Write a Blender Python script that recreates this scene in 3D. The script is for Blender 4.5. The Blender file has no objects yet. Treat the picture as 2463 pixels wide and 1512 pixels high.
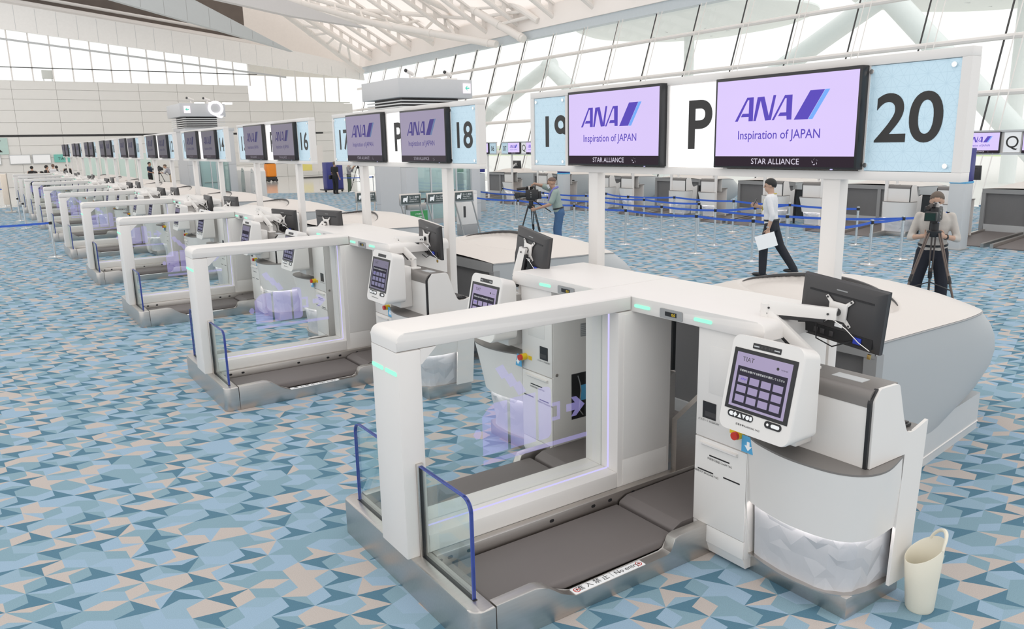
import bpy, bmesh, math, random
from mathutils import Vector, Matrix
random.seed(7)
WORDS = 'zero one two three four five six seven eight nine ten eleven twelve thirteen fourteen fifteen sixteen seventeen eighteen nineteen twenty'.split()
ORD = 'zeroth first second third fourth fifth sixth seventh eighth ninth tenth'.split()
SC = bpy.context.scene
COL = SC.collection
R = math.radians
# ------------------------------------------------------------------ camera, sky, exposure
W_PX, F_PX = 2463.0, 1873.48
def make_camera():
    yaw, pitch, roll = R(34.247), R(-12.402), R(-1.207)
    f = Vector((math.sin(yaw)*math.cos(pitch), math.cos(yaw)*math.cos(pitch), math.sin(pitch)))
    r = Vector((math.cos(yaw), -math.sin(yaw), 0)); u = r.cross(f)
    r2 = r*math.cos(roll)+u*math.sin(roll); u2 = -r*math.sin(roll)+u*math.cos(roll)
    cd = bpy.data.cameras.new('camera'); co = bpy.data.objects.new('camera', cd); COL.objects.link(co)
    m = Matrix((r2, u2, -f)).transposed().to_4x4(); m.translation = Vector((-1.6897, -3.707, 2.45))
    co.matrix_world = m
    cd.sensor_width = 36.0; cd.lens = F_PX/W_PX*36.0; cd.clip_start = .05; cd.clip_end = 3000
    SC.camera = co
make_camera()
wd = bpy.data.worlds.new('overcast_sky'); SC.world = wd; wd.use_nodes = True
wd.node_tree.nodes['Background'].inputs[0].default_value = (1.0, .985, .97, 1)
wd.node_tree.nodes['Background'].inputs[1].default_value = 1.0
VS = SC.view_settings
VS.view_transform = 'Standard'; VS.look = 'None'; VS.gamma = 1; VS.exposure = .32; VS.use_curve_mapping = False
SC.cycles.transparent_max_bounces = 48
# ------------------------------------------------------------------ materials
MATS = {}
def _base(name):
    m = bpy.data.materials.new(name); m.use_nodes = True; MATS[name] = m
    nt = m.node_tree; nt.nodes.clear()
    out = nt.nodes.new('ShaderNodeOutputMaterial')
    return m, nt, out
def mat(name, col, rough=.5, metal=0.0, var=.04, scale=6.0, stretch=None, bump=0.0, emit=None, es=0.0, spec=.5):
    if name in MATS: return MATS[name]
    m, nt, out = _base(name); N = nt.nodes; L = nt.links
    b = N.new('ShaderNodeBsdfPrincipled'); L.new(b.outputs[0], out.inputs[0])
    b.inputs['Roughness'].default_value = rough; b.inputs['Metallic'].default_value = metal
    b.inputs['Specular IOR Level'].default_value = spec
    tc = N.new('ShaderNodeTexCoord'); mp = N.new('ShaderNodeMapping'); nz = N.new('ShaderNodeTexNoise')
    if stretch: mp.inputs['Scale'].default_value = stretch
    nz.inputs['Scale'].default_value = scale; nz.inputs['Detail'].default_value = 3
    L.new(tc.outputs['Object'], mp.inputs[0]); L.new(mp.outputs[0], nz.inputs['Vector'])
    mx = N.new('ShaderNodeMix'); mx.data_type = 'RGBA'
    c = col
    mx.inputs[6].default_value = (c[0]*(1-var), c[1]*(1-var), c[2]*(1-var), 1)
    mx.inputs[7].default_value = (min(1,c[0]*(1+var)), min(1,c[1]*(1+var)), min(1,c[2]*(1+var)), 1)
    L.new(nz.outputs['Fac'], mx.inputs[0]); L.new(mx.outputs[2], b.inputs['Base Color'])
    if bump:
        bp = N.new('ShaderNodeBump'); bp.inputs['Strength'].default_value = bump; bp.inputs['Distance'].default_value = .01
        L.new(nz.outputs['Fac'], bp.inputs['Height']); L.new(bp.outputs[0], b.inputs['Normal'])
    if emit:
        b.inputs['Emission Color'].default_value = (*emit, 1); b.inputs['Emission Strength'].default_value = es
    return m
def glow(name, col, strength, var=.03):
    """something that gives off light (LED, screen)"""
    if name in MATS: return MATS[name]
    m, nt, out = _base(name); N = nt.nodes; L = nt.links
    e = N.new('ShaderNodeEmission'); e.inputs[1].default_value = strength
    nz = N.new('ShaderNodeTexNoise'); nz.inputs['Scale'].default_value = 2
    mx = N.new('ShaderNodeMix'); mx.data_type = 'RGBA'
    mx.inputs[6].default_value = tuple(v*(1-var) for v in col)+(1,); mx.inputs[7].default_value = tuple(v*(1+var) for v in col)+(1,)
    L.new(nz.outputs['Fac'], mx.inputs[0]); L.new(mx.outputs[2], e.inputs[0]); L.new(e.outputs[0], out.inputs[0])
    return m
def glass(name, tint, gloss=.08, rough=.02):
    if name in MATS: return MATS[name]
    m, nt, out = _base(name); N = nt.nodes; L = nt.links
    t = N.new('ShaderNodeBsdfTransparent'); t.inputs[0].default_value = (*tint, 1)
    g = N.new('ShaderNodeBsdfGlossy'); g.inputs['Roughness'].default_value = rough; g.inputs[0].default_value = (.95, .98, 1, 1)
    fr = N.new('ShaderNodeLayerWeight'); fr.inputs[0].default_value = .25
    mu = N.new('ShaderNodeMath'); mu.operation = 'MULTIPLY'; mu.inputs[1].default_value = gloss*4
    ad = N.new('ShaderNodeMath'); ad.operation = 'ADD'; ad.inputs[1].default_value = gloss*.4; ad.use_clamp = True
    L.new(fr.outputs['Fresnel'], mu.inputs[0]); L.new(mu.outputs[0], ad.inputs[0])
    mx = N.new('ShaderNodeMixShader'); L.new(ad.outputs[0], mx.inputs[0]); L.new(t.outputs[0], mx.inputs[1]); L.new(g.outputs[0], mx.inputs[2])
    L.new(mx.outputs[0], out.inputs[0])
    return m
def etched(name, col, strength, alpha):
    """edge lit etching on a pane: a faint glow over what is seen through the glass"""
    m, nt, out = _base(name); N = nt.nodes; L = nt.links
    t = N.new('ShaderNodeBsdfTransparent'); e = N.new('ShaderNodeEmission')
    nz = N.new('ShaderNodeTexNoise'); nz.inputs['Scale'].default_value = 3
    mr = N.new('ShaderNodeMapRange'); mr.inputs[3].default_value = alpha*.8; mr.inputs[4].default_value = alpha*1.2
    e.inputs[0].default_value = (*col, 1); e.inputs[1].default_value = strength
    mx = N.new('ShaderNodeMixShader'); L.new(nz.outputs['Fac'], mr.inputs[0]); L.new(mr.outputs[0], mx.inputs[0])
    L.new(t.outputs[0], mx.inputs[1]); L.new(e.outputs[0], mx.inputs[2]); L.new(mx.outputs[0], out.inputs[0])
    return m
def lattice(nt, size, angle, stretch=1.0, turn=0.0):
    """nodes of a triangle lattice cut in thirds (hemp leaf pattern); returns sockets (triangle id, edge id, third 0..2, edge distance)"""
    N = nt.nodes; L = nt.links
    def mth(op, a, b=None, c=None):
        n = N.new('ShaderNodeMath'); n.operation = op
        for i, v in enumerate((a, b, c)):
            if v is None: continue
            if isinstance(v, (int, float)): n.inputs[i].default_value = v
            else: L.new(v, n.inputs[i])
        return n.outputs[0]
    tc = N.new('ShaderNodeTexCoord'); mp = N.new('ShaderNodeMapping')
    mp.inputs['Rotation'].default_value = (0, 0, angle)
    L.new(tc.outputs['Object'], mp.inputs[0])
    m2 = N.new('ShaderNodeMapping'); m2.inputs['Scale'].default_value = (1/size/stretch, 1/size, 1/size); m2.inputs['Rotation'].default_value = (0, 0, turn)
    L.new(mp.outputs[0], m2.inputs[0])
    sx = N.new('ShaderNodeSeparateXYZ'); L.new(m2.outputs[0], sx.inputs[0])
    v = mth('MULTIPLY', sx.outputs[1], 2/math.sqrt(3)); u = mth('SUBTRACT', sx.outputs[0], mth('MULTIPLY', v, .5))
    i = mth('FLOOR', u); j = mth('FLOOR', v); a = mth('SUBTRACT', u, i); b = mth('SUBTRACT', v, j)
    up = mth('GREATER_THAN', mth('ADD', a, b), 1.0)
    fl = lambda t: mth('ADD', mth('MULTIPLY', up, mth('SUBTRACT', 1, mth('MULTIPLY', t, 2))), t)   # t or 1-t
    A = fl(a); B = fl(b); C = mth('SUBTRACT', mth('SUBTRACT', 1, A), B)
    mn = mth('MINIMUM', A, mth('MINIMUM', B, C))
    isB = mth('MULTIPLY', mth('LESS_THAN', B, A), mth('LESS_THAN', B, C)); isC = mth('MULTIPLY', mth('LESS_THAN', C, A), mth('LESS_THAN', C, B))
    isA = mth('SUBTRACT', mth('SUBTRACT', 1, isB), isC)
    third = mth('ADD', isB, mth('MULTIPLY', isC, 2))
    cv = lambda x, y, z: (lambda n: ([L.new(s, n.inputs[k]) for k, s in enumerate((x, y, z))], n.outputs[0])[1])(N.new('ShaderNodeCombineXYZ'))
    tri = cv(i, j, mth('ADD', mth('MULTIPLY', up, .37), .11))
    edge = cv(mth('ADD', i, mth('MULTIPLY', up, isA)), mth('ADD', j, mth('MULTIPLY', up, isB)), mth('ADD', third, 5.3))
    r3 = mth('FLOORED_MODULO', mth('SUBTRACT', i, j), 3.0); odd = mth('FLOORED_MODULO', j, 2.0)
    eq = lambda v: mth('COMPARE', r3, float(v), .25)
    inv = lambda t: mth('SUBTRACT', 1, t)
    def cls(el, eu, ol, ou):
        """triangles of a class: r values for even-row lower/upper and odd-row lower/upper triangles, never two side by side"""
        e = mth('ADD', mth('MULTIPLY', inv(up), eq(el)), mth('MULTIPLY', up, eq(eu))); o = mth('ADD', mth('MULTIPLY', inv(up), eq(ol)), mth('MULTIPLY', up, eq(ou)))
        return mth('ADD', mth('MULTIPLY', inv(odd), e), mth('MULTIPLY', odd, o))
    lattice.cls = cls
    return tri, edge, third, mn, mth, (A, B, C)
def carpet_mat():
    m, nt, out = _base('patterned_carpet'); N = nt.nodes; L = nt.links
    tri, edge, third, mn, mth, abc = lattice(nt, .185, R(34), 1.32, R(30)); cls = lattice.cls
    def wn(vec):
        n = N.new('ShaderNodeTexWhiteNoise'); n.noise_dimensions = '3D'; L.new(vec, n.inputs['Vector']); return n
    te = wn(edge).outputs['Value']; tt = wn(tri); tv = tt.outputs['Value']
    sc = N.new('ShaderNodeSeparateColor'); L.new(tt.outputs['Color'], sc.inputs[0])
    k = mth('SUBTRACT', 2, mth('MULTIPLY', mth('GREATER_THAN', sc.outputs[1], .82), mth('FLOOR', mth('MULTIPLY', sc.outputs[2], 2.999))))
    notk = mth('GREATER_THAN', mth('ABSOLUTE', mth('SUBTRACT', third, k)), .5)
    def mixc(f, c0, c1):
        n = N.new('ShaderNodeMix'); n.data_type = 'RGBA'; L.new(f, n.inputs[0])
        for idx, c in ((6, c0), (7, c1)):
            if isinstance(c, tuple): n.inputs[idx].default_value = (*c, 1)
            else: L.new(c, n.inputs[idx])
        return n.outputs[2]
    light, pale, teal, beige, dark = (.305, .43, .55), (.28, .405, .50), (.23, .355, .425), (.50, .45, .42), (.10, .205, .28)
    c = mixc(mth('GREATER_THAN', te, .34), light, pale)
    c = mixc(mth('GREATER_THAN', te, .52), c, teal)
    c = mixc(mth('GREATER_THAN', te, .88), c, beige)
    c = mixc(mth('MULTIPLY', notk, mth('MULTIPLY', cls(1, 2, 2, 0), mth('GREATER_THAN', tv, .42))), c, beige)
    c = mixc(mth('MULTIPLY', notk, mth('MULTIPLY', cls(0, 1, 1, 2), mth('LESS_THAN', tv, .80))), c, dark)
    # woven pile
    tc = N.new('ShaderNodeTexCoord'); nz = N.new('ShaderNodeTexNoise'); nz.inputs['Scale'].default_value = 220; nz.inputs['Detail'].default_value = 2
    L.new(tc.outputs['Object'], nz.inputs['Vector'])
    mr = N.new('ShaderNodeMapRange'); mr.inputs[1].default_value = .3; mr.inputs[2].default_value = .7; mr.inputs[3].default_value = .9; mr.inputs[4].default_value = 1.08
    L.new(nz.outputs['Fac'], mr.inputs[0])
    vm = N.new('ShaderNodeVectorMath'); vm.operation = 'SCALE'; L.new(c, vm.inputs[0]); L.new(mr.outputs[0], vm.inputs['Scale'])
    b = N.new('ShaderNodeBsdfPrincipled'); b.inputs['Roughness'].default_value = .95; b.inputs['Specular IOR Level'].default_value = .1
    L.new(vm.outputs[0], b.inputs['Base Color']); L.new(b.outputs[0], out.inputs[0])
    return m
def hemp_panel_mat():
    """pale blue sign face with a thin hemp leaf line print"""
    m, nt, out = _base('blue_sign_face'); N = nt.nodes; L = nt.links
    tri, edge, third, mn, mth, (A, B, C) = lattice(nt, .11, 0)
    # the sign stands upright: swap axes so that the print lies in the board's plane
    mp = [n for n in N if n.type == 'MAPPING'][0]; mp.inputs['Rotation'].default_value = (0, R(90), 0)
    d = mth('MINIMUM', mth('ABSOLUTE', mth('SUBTRACT', A, B)), mth('MINIMUM', mth('ABSOLUTE', mth('SUBTRACT', B, C)), mth('ABSOLUTE', mth('SUBTRACT', A, C))))
    ln = mth('LESS_THAN', mth('MINIMUM', mth('MULTIPLY', d, .6), mn), .012)
    mx = N.new('ShaderNodeMix'); mx.data_type = 'RGBA'; L.new(ln, mx.inputs[0])
    mx.inputs[6].default_value = (.52, .68, .775, 1); mx.inputs[7].default_value = (.45, .61, .71, 1)
    b = N.new('ShaderNodeBsdfPrincipled'); b.inputs['Roughness'].default_value = .35
    L.new(mx.outputs[2], b.inputs['Base Color']); L.new(mx.outputs[2], b.inputs['Emission Color']); b.inputs['Emission Strength'].default_value = .16
    L.new(b.outputs[0], out.inputs[0]); return m
WHITE = mat('white_paint', (.80, .77, .745), .42, var=.012)
WHITE2 = mat('white_laminate', (.80, .775, .75), .35, var=.012)
OFFW = mat('warm_white_panel', (.74, .71, .685), .5, var=.015)
WALLW = mat('wall_white', (.78, .77, .745), .6, var=.012, scale=1)
STEEL = mat('brushed_steel', (.60, .565, .535), .36, 1.0, var=.08, scale=8, stretch=(1, 1, 18))
STEELH = mat('brushed_steel_side', (.59, .565, .54), .38, 1.0, var=.08, scale=6, stretch=(1, 12, 12))
CHROME = mat('chrome', (.90, .89, .88), .2, 1.0, var=.02)
BELT = mat('rubber_belt', (.165, .145, .14), .55, var=.04, scale=3)
GREYTOP = mat('grey_laminate', (.20, .185, .175), .4, var=.03)
BLACK = mat('black_plastic', (.018, .018, .02), .35, var=.1)
DARK = mat('dark_grey_plastic', (.05, .048, .05), .4, var=.06)
MIDGREY = mat('mid_grey_panel', (.33, .335, .34), .5, var=.03)
PALEGREY = mat('pale_grey_panel', (.55, .565, .575), .45, var=.02)
HOODW = mat('hood_cover_white', (.67, .625, .59), .38, var=.015, scale=2)
HOODB = mat('hood_body_grey', (.47, .485, .495), .38, var=.015, scale=2)
CURTAIN = mat('grey_roller_panel', (.19, .19, .195), .6, var=.05)
MINT = glow('mint_led', (.34, .95, .66), 1.0)
LILAC = glow('lilac_led', (.62, .58, 1.0), .85)
WARMLED = glow('warm_white_led', (1.0, .93, .90), 11.0)
COOLLED = glow('cool_white_led', (.80, .86, 1.0), 4.0)
PANE = glass('clear_pane', (.955, .97, .965), .05)
WING = glass('greenish_pane', (.90, .955, .945), .06)
FACADE_GLASS = glass('facade_pane', (.965, .985, .98), .02)
LIFTGLASS = glass('lift_pane', (.90, .95, .945), .14)
SMOKE = glass('smoked_pane', (.25, .26, .27), .10)
PICTO = etched('etched_pictogram', (.48, .43, .93), .85, .32)
EDGEBLUE = mat('blue_glass_edge', (.055, .085, .36), .2, var=.15, scale=3)
HEMP = hemp_panel_mat()
INK = mat('dark_print', (.028, .026, .025), .5, var=.05)
ANABLUE = glow('print_purple_blue', (.115, .085, .46), 1.0)
SKYBLUE = glow('print_sky_blue', (.20, .40, .80), 1.0)
PAPER = mat('white_print_face', (.82, .82, .82), .5, var=.01, emit=(.9, .95, 1), es=.12)
PAPERGLOW = mat('glowing_letter_face', (.85, .85, .86), .5, var=.01, emit=(1, 1, 1), es=.5)  # emission added to make the letter panel brighter
STICKER = mat('sticker_blue', (.10, .42, .72), .4, var=.03)
RED = mat('signal_red', (.62, .04, .025), .35, var=.05)
YELLOW = mat('signal_yellow', (.80, .56, .02), .4, var=.04)
BELTBLUE = mat('webbing_blue', (.035, .12, .56), .6, var=.05, scale=30)
# ------------------------------------------------------------------ mesh helpers
def prune(bm):
    bmesh.ops.recalc_face_normals(bm, faces=bm.faces)
def box(bm, x0, x1, y0, y1, z0, z1, bev=0.0, seg=2):
    x0, x1 = min(x0, x1), max(x0, x1); y0, y1 = min(y0, y1), max(y0, y1)
    v = [bm.verts.new((x, y, z)) for x in (x0, x1) for y in (y0, y1) for z in (z0, z1)]
    F = [bm.faces.new([v[i] for i in q]) for q in ((0,1,3,2),(4,6,7,5),(0,4,5,1),(2,3,7,6),(0,2,6,4),(1,5,7,3))]
    if bev:
        es = list({e for f in F for e in f.edges})
        bmesh.ops.bevel(bm, geom=es, offset=bev, segments=seg, affect='EDGES', profile=.5)
    return bm
def B(*a, **k): return box(bmesh.new(), *a, **k)
def rpoly(pts, rad, n=6):
    """round the corners of a closed 2D outline; rad: one radius or one per corner"""
    if not hasattr(rad, '__len__'): rad = [rad]*len(pts)
    out = []; m = len(pts)
    for i in range(m):
        p = Vector(pts[i]); a = Vector(pts[i-1])-p; b = Vector(pts[(i+1) % m])-p; r = rad[i]
        if r <= 0 or a.length < 1e-6 or b.length < 1e-6: out.append(tuple(p)); continue
        ang = a.angle(b); d = min(r/math.tan(ang/2), a.length*.49, b.length*.49); rr = d*math.tan(ang/2)
        a.normalize(); b.normalize(); c = p+(a+b).normalized()*(rr/math.sin(ang/2))
        s = p+a*d-c; e = p+b*d-c
        tot = s.angle(e); sg = 1 if s.x*e.y-s.y*e.x > 0 else -1
        for k in range(n+1):
            t = sg*tot*k/n; cs, sn = math.cos(t), math.sin(t)
            out.append((c.x+s.x*cs-s.y*sn, c.y+s.x*sn+s.y*cs))
    return out
def prism(bm, pts, axis, a0, a1, bev=0.0):
    P = {'x': lambda p, a: (a, p[0], p[1]), 'y': lambda p, a: (p[0], a, p[1]), 'z': lambda p, a: (p[0], p[1], a)}[axis]
    lo = [bm.verts.new(P(p, a0)) for p in pts]; hi = [bm.verts.new(P(p, a1)) for p in pts]
    n = len(pts); caps = [bm.faces.new(lo), bm.faces.new(hi[::-1])]
    for i in range(n): bm.faces.new((lo[i], hi[i], hi[(i+1) % n], lo[(i+1) % n]))
    if bev:
        es = list({e for f in caps for e in f.edges})
        bmesh.ops.bevel(bm, geom=es, offset=bev, segments=2, affect='EDGES', profile=.5)
    return bm
def PR(*a, **k): return prism(bmesh.new(), *a, **k)
def loft(bm, rings, close=True, cap=True):
    vs = [[bm.verts.new(p) for p in r] for r in rings]
    for a, b in zip(vs, vs[1:]):
        n = len(a)
        for i in range(n if close else n-1): bm.faces.new((a[i], a[(i+1) % n], b[(i+1) % n], b[i]))
    if cap and close:
        bm.faces.new(vs[0][::-1]); bm.faces.new(vs[-1])
    return bm
def tube(bm, path, r, n=8, cap=True):
    path = [Vector(p) for p in path]; rs = r if hasattr(r, '__len__') else [r]*len(path); rings = []
    d0 = (path[1]-path[0]).normalized(); ref = Vector((0,0,1)) if abs(d0.z) < .9 else Vector((1,0,0)); nv = d0.cross(ref).normalized()
    for i, p in enumerate(path):
        d = (path[min(i+1, len(path)-1)]-path[max(i-1, 0)]).normalized()
        nv = (nv-d*nv.dot(d)).normalized(); bv = d.cross(nv)
        rings.append([p+(nv*math.cos(2*math.pi*k/n)+bv*math.sin(2*math.pi*k/n))*rs[i] for k in range(n)])
    return loft(bm, rings, True, cap)
def T(*a, **k): return tube(bmesh.new(), *a, **k)
def lathe(bm, prof, c=(0,0,0), n=20, sx=1.0, sy=1.0):
    return loft(bm, [[(c[0]+r*sx*math.cos(2*math.pi*k/n), c[1]+r*sy*math.sin(2*math.pi*k/n), c[2]+z) for k in range(n)] for r, z in prof])
def disc(bm, c, nrm, r, h, n=14):
    c = Vector(c); nrm = Vector(nrm).normalized(); return tube(bm, [c, c+nrm*h], r, n)
def ball(bm, c, rad, u=12, v=8):
    rx, ry, rz = rad if hasattr(rad, '__len__') else (rad,)*3
    rings = []
    for i in range(1, v):
        t = math.pi*i/v
        rings.append([(c[0]+rx*math.sin(t)*math.cos(2*math.pi*k/u), c[1]+ry*math.sin(t)*math.sin(2*math.pi*k/u), c[2]+rz*math.cos(t)) for k in range(u)])
    return loft(bm, rings)
def flat(bm, pts3):
    bm.faces.new([bm.verts.new(p) for p in pts3]); return bm
def top_of(o):
    while o.parent: o = o.parent
    return o
def obj(name, bm, m, parent=None, smooth=.6, sub=None):
    """one mesh object from a bmesh in world coordinates; under a parent it is taken relative to the thing's base point"""
    if parent is not None:
        bmesh.ops.translate(bm, verts=bm.verts, vec=-top_of(parent).location)
    elif sub is not None:
        bmesh.ops.translate(bm, verts=bm.verts, vec=-Vector(sub))
    bmesh.ops.recalc_face_normals(bm, faces=bm.faces)
    me = bpy.data.meshes.new(name); bm.to_mesh(me); bm.free()
    if smooth:
        for p in me.polygons: p.use_smooth = True
        me.set_sharp_from_angle(angle=smooth)
    me.materials.append(m)
    o = bpy.data.objects.new(name, me); COL.objects.link(o)
    if parent is not None: o.parent = parent
    elif sub is not None: o.location = sub
    return o
def tag(o, label, cat, group=None, kind=None):
    if label: o['label'] = label
    if cat: o['category'] = cat
    if group: o['group'] = group
    if kind: o['kind'] = kind
    return o
def thing(name, label, cat, loc=(0,0,0), group=None):
    o = bpy.data.objects.new(name, None); COL.objects.link(o); o.location = loc; o.empty_display_size = .1
    return tag(o, label, cat, group)
def struct(name, bm, m, label=None, parent=None, smooth=.6):
    o = obj(name, bm, m, parent, smooth)
    if parent is None: tag(o, label, None, None, 'structure')
    return o
def place(o, loc, rz=0.0, rx=0.0, ry=0.0):
    o.location = loc; o.rotation_euler = (rx, ry, rz); return o
def dup(root, off, label=None, skip=()):
    r = root.copy(); COL.objects.link(r); r.location = root.location+Vector(off)
    if label: r['label'] = label
    def kids(src, dst):
        for ch in list(src.children):
            if ch.name.split('.')[0] in skip: continue
            c = ch.copy(); COL.objects.link(c); c.parent = dst; c.matrix_parent_inverse = ch.matrix_parent_inverse.copy()
            kids(ch, c)
    kids(root, r)
    return r
def kid(o, name):
    for c in o.children:
        if c.name.split('.')[0] == name: return c
FACE_X = Matrix(((0,0,-1,0),(-1,0,0,0),(0,1,0,0),(0,0,0,1)))      # text read by someone looking along +X
FACE_Y = Matrix(((1,0,0,0),(0,0,-1,0),(0,1,0,0),(0,0,0,1)))       # read by someone looking along +Y
FACE_UP = Matrix.Identity(4)
_TXT = {}
TMP = bpy.data.scenes.new('workbench')          # a scratch scene: evaluating text and remeshes there stays quick
def baked(o):
    TMP.collection.objects.link(o); vl = TMP.view_layers[0]; vl.update()
    me = bpy.data.meshes.new_from_object(o.evaluated_get(vl.depsgraph))
    TMP.collection.objects.unlink(o); bpy.data.objects.remove(o); return me
def text_bm(body, size, at, M, align='CENTER', bold=0.0, wide=1.0, shear=0.0, track=1.0):
    key = (body, align, bold, shear, track)
    if key not in _TXT:
        cu = bpy.data.curves.new('t', 'FONT'); cu.body = body; cu.size = 1; cu.align_x = align; cu.offset = bold; cu.shear = shear
        cu.space_character = track; cu.resolution_u = 8 if len(body) < 3 else 3
        _TXT[key] = baked(bpy.data.objects.new('t', cu)); bpy.data.curves.remove(cu)
    bm = bmesh.new(); bm.from_mesh(_TXT[key])
    bm.transform(Matrix.Translation(at) @ M @ Matrix.Diagonal((size*wide, size, size, 1)))
    return bm
def text(name, body, size, at, M, m, parent, **k):
    bm = text_bm(body, size, at, M, **k)
    n = len(bm.verts)
    if n == 0: bm.free(); return None
    if parent is not None: bmesh.ops.translate(bm, verts=bm.verts, vec=-top_of(parent).location)
    me = bpy.data.meshes.new(name); bm.to_mesh(me); bm.free(); me.materials.append(m)
    o = bpy.data.objects.new(name, me); COL.objects.link(o)
    if parent is not None: o.parent = parent
    return o

def numbers(body, size, at, M, m, parent, **k):
    """a printed number, one flat object per digit"""
    bm = text_bm(body, size, at, M, **k); bmesh.ops.translate(bm, verts=bm.verts, vec=-top_of(parent).location); bmesh.ops.remove_doubles(bm, verts=bm.verts, dist=1e-6)
    todo = set(bm.verts)
    while todo:
        st = [todo.pop()]; isl = set(st)
        while st:
            for e in st.pop().link_edges:
                for v in e.verts:
                    if v in todo: todo.discard(v); isl.add(v); st.append(v)
        idx = {v: n for n, v in enumerate(isl)}; me = bpy.data.meshes.new('digit')
        me.from_pydata([tuple(v.co) for v in idx], [], [[idx[v] for v in f.verts] for f in bm.faces if f.verts[0] in isl]); me.materials.append(m)
        o = bpy.data.objects.new('digit', me); COL.objects.link(o); o.parent = parent
    bm.free()
# ================================================================== the hall
CARPET = carpet_mat()
SHINY = mat('polished_floor', (.62, .61, .59), .12, var=.03, scale=.6)
GROUND = None
def ground_mat():
    m, nt, out = _base('airfield_ground'); N = nt.nodes; L = nt.links
    tc = N.new('ShaderNodeTexCoord'); sx = N.new('ShaderNodeSeparateXYZ'); L.new(tc.outputs['Object'], sx.inputs[0])
    nz = N.new('ShaderNodeTexNoise'); nz.inputs['Scale'].default_value = .05; L.new(tc.outputs['Object'], nz.inputs['Vector'])
    ad = N.new('ShaderNodeMath'); ad.operation = 'MULTIPLY_ADD'; ad.inputs[1].default_value = 6; L.new(nz.outputs['Fac'], ad.inputs[0]); L.new(sx.outputs[0], ad.inputs[2])
    mr = N.new('ShaderNodeMapRange'); mr.inputs[1].default_value = 0; mr.inputs[2].default_value = 600; L.new(ad.outputs[0], mr.inputs[0])
    cr = N.new('ShaderNodeValToRGB'); L.new(mr.outputs[0], cr.inputs[0]); e = cr.color_ramp; e.interpolation = 'CONSTANT'
    st = [(0, (.80, .78, .76)), (.17, (.55, .66, .36)), (.24, (.62, .62, .60)), (.29, (.56, .68, .38)), (.40, (.63, .64, .64)), (.55, (.60, .70, .45)), (.7, (.75, .77, .78))]  # overexposed look of the outside is put into these pale colours
    while len(e.elements) < len(st): e.elements.new(.5)
    for el, (p, c) in zip(e.elements, st): el.position = p; el.color = (*c, 1)
    b = N.new('ShaderNodeBsdfPrincipled'); b.inputs['Roughness'].default_value = .9; L.new(cr.outputs[0], b.inputs['Base Color']); L.new(b.outputs[0], out.inputs[0])
    return m
struct('floor', B(-16, 27, -14, 70, -.25, -.006), SHINY, 'polished pale floor of the departure hall')
struct('floor_carpet', PR([(-16,-14),(26.6,-14),(26.6,24),(16.2,36.3),(12.2,39.9),(-16,39.4)], 'z', -.004, 0), CARPET, 'blue and beige geometric patterned carpet of the check-in hall', smooth=0)
struct('airfield_ground', B(27.2, 900, -500, 700, -.6, -.3), ground_mat(), 'pale apron and grass strips outside the glass facade')
YW = 65.0
wall = struct('wall_far', B(-16, 28, YW+.07, YW+.3, 0, 6.25), WALLW, 'tall white panelled wall at the far end of the hall')
def wall_panels():
    xs = [1.69+2.83*n for n in range(-6, 10)]; zs = [0, 1.1, 2.1, 3.0, 3.62]; zu = [3.78, 4.65, 5.5, 6.31, 7.0, 7.63]
    cache = {}
    for a, b in zip(xs, xs[1:]):
        for lo, hi in list(zip(zs, zs[1:]))+list(zip(zu, zu[1:])):
            bb = min(b, 27.9)
            if hi > 6.4 and a > 18.5: continue
            key = (round(bb-a, 2), round(hi-lo, 2))
            if key not in cache:
                bm = B(0, bb-a-.02, 0, .12, 0, hi-lo-.02); bmesh.ops.recalc_face_normals(bm, faces=bm.faces)
                me = bpy.data.meshes.new('panel'); bm.to_mesh(me); bm.free(); me.materials.append(WALLW); cache[key] = me
            o = bpy.data.objects.new('panel', cache[key]); COL.objects.link(o); o.parent = wall; o.location = (a+.01, YW, lo+.01)
wall_panels()
obj('black_line', B(-16, 25, YW+.004, YW+.02, 3.64, 3.76), BLACK, wall)  # black line between the lower and upper panel rows
obj('wall_core', B(-16, 18.7, YW+.07, YW+.3, 6.25, 7.6), WALLW, wall)
def zlow(x): return 11.1-(x-1.57)*.101
def zup(x): return 12.85-(x-1.8)*.110 if x < 22.6 else 10.56-(x-22.6)*.28
fas = struct('wall_upper_fascia', PR([(-16, zlow(-16)), (29.2, zlow(29.2)), (29.0, 9.5), (24.5, 10.3), (22.6, 10.6), (-16, zup(-16))], 'y', YW-.3, YW), mat('fascia_white', (.90, .885, .865), .5), 'sloping white fascia above the clerestory windows')
for n in range(-12, 22):
    x = 1.2+n*1.31
    obj('seam', B(x-.012, x+.012, YW-.305, YW-.3, zlow(x)+.03, zup(x)-.03 if x < 22 else zlow(x)+.8), PALEGREY, fas)
cl = struct('window_clerestory', B(-16, 27.9, YW+.35, YW+.5, 6.3, 6.42), WHITE, 'long clerestory window band above the far wall')
for n in range(-13, 21):
    x = .55+n*1.31; z0 = 7.6 if x < 18.9 else 6.3
    obj('mullion', B(x-.045, x+.045, YW-.05, YW+.06, z0, zlow(x)+.05), WHITE, cl)
    obj('pane', PR([(x+.045, z0), (x+1.265, z0), (x+1.265, zlow(x+1.3)), (x+.045, zlow(x))], 'y', YW+.0, YW+.02), FACADE_GLASS, cl)
obj('rail', PR([(-16, zlow(-16)-.72), (22, zlow(22)-.72), (22, zlow(22)-.58), (-16, zlow(-16)-.58)], 'y', YW-.12, YW-.06), PALEGREY, cl)
obj('rail', B(-16, 19.5, YW-.1, YW-.06, 8.5, 8.56), DARK, cl)
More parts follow.
